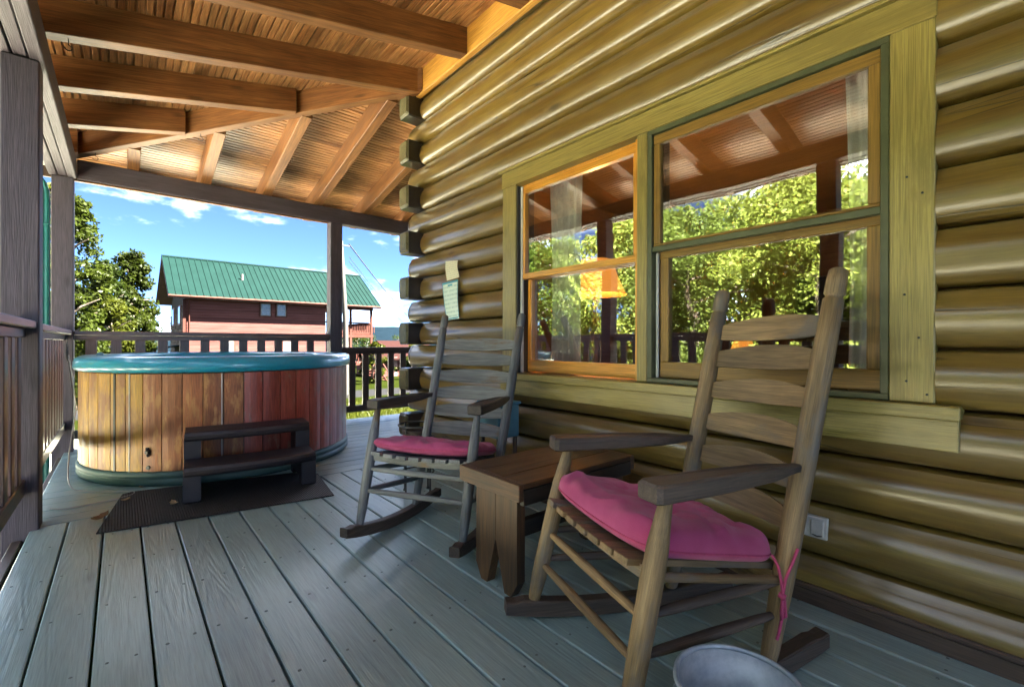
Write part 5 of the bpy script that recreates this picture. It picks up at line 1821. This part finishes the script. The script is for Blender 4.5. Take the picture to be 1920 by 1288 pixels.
# long-side windows
for x0, x1, z0, z1 in ((4.64, 5.31, 2.98, 3.98), (5.74, 6.39, 2.98, 3.98), (6.2, 6.76, 0.06, 1.06), (2.2, 2.9, 0.06, 1.06)):
    z1 = min(z1, EAVE - 0.02)
    w_ = hbox('window', x0 - 0.10, x1 + 0.10, -0.05, 0.0, z0 - 0.10, z1 + 0.09, 'redtrim')
    hbox('frame', x0, x1, -0.075, -0.045, z0, z1, 'house_white', w_)
    zm = (z0 + z1) / 2
    for a, b_ in ((z0 + 0.05, zm - 0.02), (zm + 0.02, z1 - 0.05)):
        hbox('pane', x0 + 0.06, x1 - 0.06, -0.085, -0.07, a, b_, 'dark_glass', w_)
# corner logs, downspout, meter
hbox('corner_board', -0.10, 0.10, -0.10, 0.0, GZ, EAVE, 'redtrim')
mb = MB(); mb.tube([HPt(0.22, -0.16, GZ), HPt(0.22, -0.16, 3.45), HPt(0.22, -0.5, 3.85)], 0.06, 8)
part('downspout', mb, M['redtrim'], house)
hbox('meter_box', -0.28, -0.10, 0.9, 1.25, -0.6, 0.1, 'house_white')
# roof: two slopes with standing seams
RX0, RX1_ = -0.95, 13.95
OV = 0.65
slope = (RIDGE + 0.35 - (EAVE + 0.12)) / (HD / 2 + OV)
RZ_ = RIDGE + 0.35
for s in (0, 1):
    ye = -OV if s == 0 else HD + OV
    A0, A1 = HPt(RX0, ye, EAVE + 0.12), HPt(RX1_, ye, EAVE + 0.12)
    B0, B1 = HPt(RX0, HD / 2, RZ_), HPt(RX1_, HD / 2, RZ_)
    up = Vector((0, 0, 0.10))
    V = [A0, A1, B1, B0, A0 + up, A1 + up, B1 + up, B0 + up]
    mb = MB(); mb.add(V, V, [(0, 1, 2, 3), (4, 5, 6, 7), (0, 1, 5, 4), (1, 2, 6, 5), (2, 3, 7, 6), (3, 0, 4, 7)])
    rf = part('roof', mb, M['roof_green'], house)
    V2 = [v - up * 0.05 for v in (A0, A1, B1, B0)] + [v - up * 0.9 for v in (A0, A1, B1, B0)]
    mb = MB(); mb.add(V2, V2, [(0, 1, 2, 3), (4, 5, 6, 7), (0, 1, 5, 4), (1, 2, 6, 5), (2, 3, 7, 6), (3, 0, 4, 7)])
    part('soffit', mb, M['soffit'], rf)
    if s == 0:
        src = None
        nr = 38
        for k in range(nr + 1):
            x = RX0 + 0.04 + (RX1_ - RX0 - 0.08) * k / nr
            a, b_ = HPt(x, ye, EAVE + 0.12 + 0.12), HPt(x, HD / 2, RZ_ + 0.12)
            if src is None:
                src = part('seam', MB().beam(a, b_, 0.05, 0.05, bev=0), M['roof_green'], rf)
            else:
                share(src, 'seam', rf, (a + b_) / 2)
        mb = MB(); mb.tube([HPt(RX0, ye - 0.06, EAVE + 0.14), HPt(RX1_, ye - 0.06, EAVE + 0.14)], 0.075, 8)
        part('gutter', mb, M['redtrim'], rf)
        mb = MB(); q = HPt(3.75, 1.5, EAVE + 0.12 + slope * (1.5 + OV))
        mb.tube([q, q + Vector((0, 0, 0.55))], 0.07, 10)
        part('vent_pipe', mb, M['house_white'], rf)
mb = MB(); mb.tube([HPt(RX0, HD / 2, RZ_ + 0.1), HPt(RX1_, HD / 2, RZ_ + 0.1)], 0.10, 8)
part('ridge_cap', mb, M['roof_green'], house)
# balcony end with posts and balustrade
hbox('balcony_floor', HL + 0.01, 13.6, 0.1, HD, 1.42, 1.66, 'redtrim')
for x in (HL + 0.25, 11.6, 13.45):
    for y in (0.2, HD - 0.2):
        hbox('post', x - 0.09, x + 0.09, y - 0.09, y + 0.09, GZ - 0.3, 1.42, 'redtrim')
        hbox('post', x - 0.09, x + 0.09, y - 0.09, y + 0.09, 1.66, EAVE + 0.1, 'redtrim')
hbox('header', HL + 0.01, 13.6, 0.12, 0.28, EAVE - 0.12, EAVE + 0.12, 'redtrim')
bal = hbox('balustrade', HL + 0.05, 13.55, 0.12, 0.26, 2.62, 2.72, 'redtrim')
hbox('bottom_rail', HL + 0.05, 13.55, 0.14, 0.24, 1.76, 1.84, 'redtrim', bal)
src = None
for k in range(26):
    x = HL + 0.35 + k * 0.158
    if src is None: src = hbox('baluster', x - 0.03, x + 0.03, 0.16, 0.22, 1.84, 2.62, 'redtrim', bal)
    else: share(src, 'baluster', bal, HPt(x, 0.19, 2.23))
bal = hbox('balustrade', 13.42, 13.56, 0.28, HD - 0.2, 2.62, 2.72, 'redtrim')
src = None
for k in range(36):
    y = 0.45 + k * 0.18
    if src is None: src = hbox('baluster', 13.46, 13.52, y - 0.03, y + 0.03, 1.66, 2.62, 'redtrim', bal)
    else: share(src, 'baluster', bal, HPt(13.49, y, 2.14))
# lower porch and outside stair
hbox('porch_floor', HL + 0.01, 13.6, 0.1, HD, -0.95, -0.75, 'redtrim')
bal = hbox('balustrade', HL + 0.05, 12.4, 0.10, 0.22, 0.10, 0.19, 'redtrim')
src = None
for k in range(17):
    x = HL + 0.3 + k * 0.16
    if src is None: src = hbox('baluster', x - 0.03, x + 0.03, 0.13, 0.19, -0.75, 0.10, 'redtrim', bal)
    else: share(src, 'baluster', bal, HPt(x, 0.16, -0.325))
st = hbox('stair', 12.5, 13.75, -0.02, 0.12, -0.95, -0.78, 'redtrim')
for k in range(8):
    hbox('tread', 12.5, 13.7, -0.05 - 0.28 * k - 0.30, -0.05 - 0.28 * k, -0.98 - 0.19 * k - 0.04, -0.98 - 0.19 * k, 'redtrim', st)
for x in (12.42, 13.76):
    mb = MB(); mb.beam(HPt(x, 0.1, -0.92), HPt(x, -2.45, -2.50), 0.06, 0.26)
    part('stringer', mb, M['redtrim'], st)
    mb = MB(); mb.beam(HPt(x, 0.1, 0.15), HPt(x, -2.4, -1.48), 0.07, 0.09)
    part('handrail', mb, M['redtrim'], st)
    hbox('newel', x - 0.05, x + 0.05, -2.45, -2.35, GZ - 0.1, -1.45, 'redtrim', st)
# little side porch roof on the left
mb = MB(); mb.beam(HPt(-1.7, 3.2, 0.45), HPt(0.0, 3.2, 0.75), 3.0, 0.08)
part('side_roof', mb, M['roof_green'], house)
hbox('side_post', -1.5, -1.36, 2.0, 2.14, GZ - 0.3, 0.45, 'redtrim')
hbox('side_post', -1.5, -1.36, 4.3, 4.44, GZ - 0.3, 0.45, 'redtrim')

# ------------------------------------------------------------------ low sheds with red-brown roofs beyond the road
M['redroof'] = plain('faded_red_roof', (0.01482, 0.005929, 0.005082), 0.7, c2=(0.01186, 0.004659, 0.003812), scale=4, spec=0.02)


def shed(cx, cy, w, d, hw2, hr, label):
    gz = ground_z(cx, cy)
    t = thing('shed', (cx, cy, gz), label, 'shed', 'sheds beyond the road')
    part('wall', MB().box((cx, cy, gz + hw2 / 2), (w, d, hw2)), M['siding'], t)
    for s in (-1, 1):
        V = [(cx + x, cy + s * (d / 2 + 0.4), gz + hw2 - 0.1) for x in (-w / 2 - 0.4, w / 2 + 0.4)] + [(cx + x, cy, gz + hr) for x in (w / 2 + 0.4, -w / 2 - 0.4)]
        V = [Vector(v) for v in V]
        V += [v + Vector((0, 0, 0.12)) for v in V]
        mb = MB(); mb.add(V, V, [(0, 1, 2, 3), (4, 5, 6, 7), (0, 1, 5, 4), (1, 2, 6, 5), (2, 3, 7, 6), (3, 0, 4, 7)])
        part('roof', mb, M['redroof'], t)
    part('door', MB().box((cx - w * 0.2, cy - d / 2 - 0.03, gz + 0.95), (0.9, 0.05, 1.9)), M['soffit'], t)
    part('window', MB().box((cx + w * 0.2, cy - d / 2 - 0.03, gz + 1.3), (0.9, 0.05, 0.8)), M['dark_glass'], t)


shed(21.5, 45, 5.0, 5.5, 1.7, 2.7, 'low red-roofed shed beyond the road, right of the balcony stair')
shed(31.5, 62, 7.0, 6.5, 2.0, 3.6, 'farther red-roofed shed near the log corner')

# ------------------------------------------------------------------ utility pole and wires
up_ = thing('utility_pole', (7.52, 20.0, ground_z(7.5, 20)), 'pale wooden utility pole behind the back porch post', 'pole')
part('shaft', MB().tube([(7.52, 20, ground_z(7.5, 20) - 0.2), (7.46, 20, 2.0), (7.26, 20, 5.4)], [0.12, 0.11, 0.085], 14), M['pole'], up_)
part('bracket', MB().box((7.45, 19.95, 5.2), (0.35, 0.06, 0.06)), M['iron'], up_)
M['wire'] = plain('black_wire', (0.02, 0.02, 0.022), 0.5)


def sag_wire(a, b, s, r, label):
    a, b = Vector(a), Vector(b)
    pts = [a.lerp(b, i / 24) - Vector((0, 0, s * 4 * (i / 24) * (1 - i / 24))) for i in range(25)]
    tag(part('power_line', MB().tube(pts, r, 6), M['wire']), label, 'power line', 'overhead wires')


sag_wire((7.62, 20, 5.3), (30.0, 52.0, 2.6), 0.6, 0.026, 'thick black overhead wire from the pole behind the porch')
sag_wire((7.62, 20, 4.75), (29.0, 52.0, 1.9), 0.5, 0.012, 'upper thin overhead wire below the thick one')
sag_wire((7.62, 20, 4.55), (29.5, 52.0, 1.4), 0.5, 0.012, 'lower thin overhead wire below the thick one')


# ------------------------------------------------------------------ trees
def leaf_cloud(centers, radii, per, size, droop=0.0, seed=0):
    """leaf-shaped quads spread round cluster centres; returns verts, faces as arrays"""
    r = np.random.default_rng(seed)
    C_ = np.repeat(np.asarray(centers), per, axis=0)
    Rr = np.repeat(np.asarray(radii), per)[:, None]
    N = len(C_)
    d = r.normal(size=(N, 3)); d /= np.linalg.norm(d, axis=1)[:, None]
    rad = r.random((N, 1)) ** 0.55
    P = C_ + d * rad * Rr * np.array([1, 1, 0.75])
    nrm = r.normal(size=(N, 3)) + np.array([0, 0, 0.9]) + d * 0.6
    nrm /= np.linalg.norm(nrm, axis=1)[:, None]
    t = r.normal(size=(N, 3)); t[:, 2] -= droop
    t -= nrm * (t * nrm).sum(1)[:, None]; t /= np.linalg.norm(t, axis=1)[:, None]
    b = np.cross(nrm, t)
    s = size * (0.65 + 0.7 * r.random((N, 1)))
    v0 = P - t * s * 0.55; v1 = P + b * s * 0.30 - nrm * s * 0.06; v2 = P + t * s * 0.62; v3 = P - b * s * 0.30 - nrm * s * 0.06
    V = np.stack([v0, v1, v2, v3], 1).reshape(-1, 3)
    F = np.arange(N * 4).reshape(-1, 4)
    return V, F


def cloud_mesh(name, V, F, origin, mat):
    me = bpy.data.meshes.new(name)
    o = np.array(origin)
    me.vertices.add(len(V)); me.vertices.foreach_set("co", (V - o).astype(np.float32).ravel())
    me.loops.add(F.size); me.loops.foreach_set("vertex_index", F.astype(np.int32).ravel())
    me.polygons.add(len(F)); me.polygons.foreach_set("loop_start", (np.arange(len(F)) * 4).astype(np.int32))
    me.update(calc_edges=True)
    me.materials.append(mat)
    return me


def tree(base, height, spread, leaf, mat, label, group, seed, n_clusters=70, per=110, crown_from=0.28, droop=0.3, lean=(0, 0), trunk_r=None, shape=1.0, cl_r=0.17):
    r = np.random.default_rng(seed)
    bx, by, bz = base
    t = thing('tree' if height > 2.2 else 'shrub', base, label, 'tree' if height > 2.2 else 'shrub', group)
    tr = trunk_r or height * 0.022
    top = Vector((bx + lean[0], by + lean[1], bz + height * 0.93))
    pts, rad = [], []
    for i in range(9):
        u = i / 8
        pts.append(Vector((bx, by, bz - 0.15)).lerp(top, u) + Vector((r.normal() * 0.02 * height * math.sin(u * 3), r.normal() * 0.02 * height * math.sin(u * 3), 0)))
        rad.append(tr * (1.25 - u * 1.1) if i else tr * 1.5)
    mb = MB(); mb.tube(pts, rad, 10)
    cl, cr = [], []
    nb = 13
    for k in range(nb):
        u = crown_from + (0.93 - crown_from) * (k + r.random()) / nb
        p = Vector((bx, by, bz)).lerp(top, u)
        a = k * 2.4 + r.random()
        w = spread * math.sin(math.pi * min(1, (u - crown_from * 0.55) / (1.06 - crown_from * 0.55))) ** 0.65 * shape
        e = p + Vector((math.cos(a) * w * 0.85, math.sin(a) * w * 0.85, height * 0.10 * (0.4 + r.random())))
        m_ = p.lerp(e, 0.5) + Vector((0, 0, height * 0.015))
        mb.tube([p, m_, e], [tr * 0.42 * (1.1 - u * 0.6), tr * 0.24, tr * 0.08], 6)
    part('trunk', mb, M['bark'], t)
    while len(cl) < n_clusters:
        u = crown_from + (1.02 - crown_from) * r.random() ** 0.9
        w = spread * max(0.08, math.sin(math.pi * min(1, (u - crown_from * 0.6) / (1.08 - crown_from * 0.6)))) ** 0.7
        a = r.random() * 2 * math.pi
        q = math.sqrt(r.random()) * w * (0.75 + 0.5 * r.random())
        c = Vector((bx, by, bz)).lerp(top, min(u, 1.0))
        cl.append((c.x + math.cos(a) * q, c.y + math.sin(a) * q, bz + height * u + r.normal() * 0.02 * height))
        cr.append(spread * cl_r * (0.7 + 0.8 * r.random()) * 1.6)
    V, F = leaf_cloud(cl, cr, per, leaf, droop, seed)
    me = cloud_mesh('crown', V, F, base, mat)
    link(bpy.data.objects.new('crown', me), t, base)
    return t


def gz_(x, y): return (x, y, ground_z(x, y))


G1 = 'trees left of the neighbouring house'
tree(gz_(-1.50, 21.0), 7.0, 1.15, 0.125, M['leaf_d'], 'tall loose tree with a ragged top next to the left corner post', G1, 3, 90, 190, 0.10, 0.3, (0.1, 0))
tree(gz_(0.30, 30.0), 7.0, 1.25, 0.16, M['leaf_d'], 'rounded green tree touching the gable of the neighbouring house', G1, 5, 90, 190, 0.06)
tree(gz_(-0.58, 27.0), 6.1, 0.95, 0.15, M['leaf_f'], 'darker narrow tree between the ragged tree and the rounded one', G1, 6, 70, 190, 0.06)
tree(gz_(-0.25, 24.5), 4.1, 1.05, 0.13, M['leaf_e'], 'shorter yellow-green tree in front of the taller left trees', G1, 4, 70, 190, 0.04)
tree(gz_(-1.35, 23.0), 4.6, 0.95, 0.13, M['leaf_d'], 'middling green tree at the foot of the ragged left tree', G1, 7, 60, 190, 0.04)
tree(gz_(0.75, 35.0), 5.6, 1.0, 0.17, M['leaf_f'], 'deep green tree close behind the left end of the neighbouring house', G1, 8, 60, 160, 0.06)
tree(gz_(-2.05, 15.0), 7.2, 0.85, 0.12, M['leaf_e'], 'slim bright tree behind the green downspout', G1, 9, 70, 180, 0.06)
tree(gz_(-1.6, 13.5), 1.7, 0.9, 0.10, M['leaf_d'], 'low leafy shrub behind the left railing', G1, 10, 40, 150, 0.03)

# woodland on the open left side of the porch, mirrored in the windows
G2 = 'woodland left of the porch'
spec = [(-12.2, 4.6, 6.6, 2.6, 'leaf_b'), (-12.6, 8.8, 7.0, 2.7, 'leaf_a'), (-12.0, 1.0, 6.4, 2.6, 'leaf_a'), (-15.6, 6.4, 8.4, 3.0, 'leaf_b'), (-15.8, 2.6, 8.2, 3.0, 'leaf_c'),
        (-13.4, -2.6, 7.0, 2.8, 'leaf_b'), (-13.8, -7.0, 7.2, 2.8, 'leaf_c'), (-14.2, 12.4, 8.0, 3.0, 'leaf_b'), (-11.5, 16.2, 7.0, 2.6, 'leaf_c'), (-18.5, 10.0, 9.4, 3.2, 'leaf_a'),
        (-19.0, 4.2, 9.4, 3.2, 'leaf_a'), (-19.5, -1.0, 9.4, 3.2, 'leaf_b'), (-15.0, 18.5, 8.4, 3.0, 'leaf_a'), (-20.5, 15.0, 10, 3.4, 'leaf_b')]
for i, (x, y, h_, s_, mt) in enumerate(spec):
    tree(gz_(x, y), h_, s_, 0.145 if x > -14 else 0.19, M[mt], 'leafy yellow-green woodland tree mirrored in the cabin windows', G2, 40 + i, 95, 200, 0.10 if i % 3 else 0.2, 0.6, (r_ := rng.normal() * 0.3, 0))

G3 = 'shrubs and trees beyond the road'
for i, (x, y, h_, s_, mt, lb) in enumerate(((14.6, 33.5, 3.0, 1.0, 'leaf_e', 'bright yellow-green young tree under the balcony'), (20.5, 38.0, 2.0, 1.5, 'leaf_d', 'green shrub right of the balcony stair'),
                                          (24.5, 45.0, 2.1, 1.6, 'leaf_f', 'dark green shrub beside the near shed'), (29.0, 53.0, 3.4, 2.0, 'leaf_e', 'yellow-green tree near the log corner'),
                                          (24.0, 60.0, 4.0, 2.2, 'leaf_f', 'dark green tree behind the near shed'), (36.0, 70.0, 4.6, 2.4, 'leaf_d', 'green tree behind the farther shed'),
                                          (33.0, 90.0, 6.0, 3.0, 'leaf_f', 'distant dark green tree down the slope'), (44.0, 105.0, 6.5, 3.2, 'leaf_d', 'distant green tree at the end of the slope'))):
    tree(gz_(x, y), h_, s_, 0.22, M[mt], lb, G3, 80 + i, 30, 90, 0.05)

# lawn: blades in the strip seen through the lower railing
r = np.random.default_rng(5)
N = 26000
gx = r.uniform(0.5, 12, N); gy = r.uniform(5.9, 16.5, N)
keep = (gx / gy > 0.15)
gx, gy = gx[keep], gy[keep]
gz0 = np.array([ground_z(a, b_) for a, b_ in zip(gx, gy)])
hh = r.uniform(0.05, 0.15, len(gx)); an = r.uniform(0, 6.28, len(gx)); ww = 0.012
lx = r.normal(size=len(gx)) * 0.05; ly = r.normal(size=len(gx)) * 0.05
V = np.stack([np.stack([gx - np.cos(an) * ww, gy - np.sin(an) * ww, gz0 - 0.01], 1), np.stack([gx + np.cos(an) * ww, gy + np.sin(an) * ww, gz0 - 0.01], 1),
              np.stack([gx + lx + np.cos(an) * ww * 0.3, gy + ly, gz0 + hh], 1), np.stack([gx + lx - np.cos(an) * ww * 0.3, gy + ly, gz0 + hh], 1)], 1).reshape(-1, 3)
me = cloud_mesh('grass', V, np.arange(len(V)).reshape(-1, 4), (0, 0, 0), M['leaf_e'])
go = link(bpy.data.objects.new('grass', me), None, (0, 0, 0))
tag(go, 'sunlit lawn grass between the porch and the road', 'grass', kind='stuff')
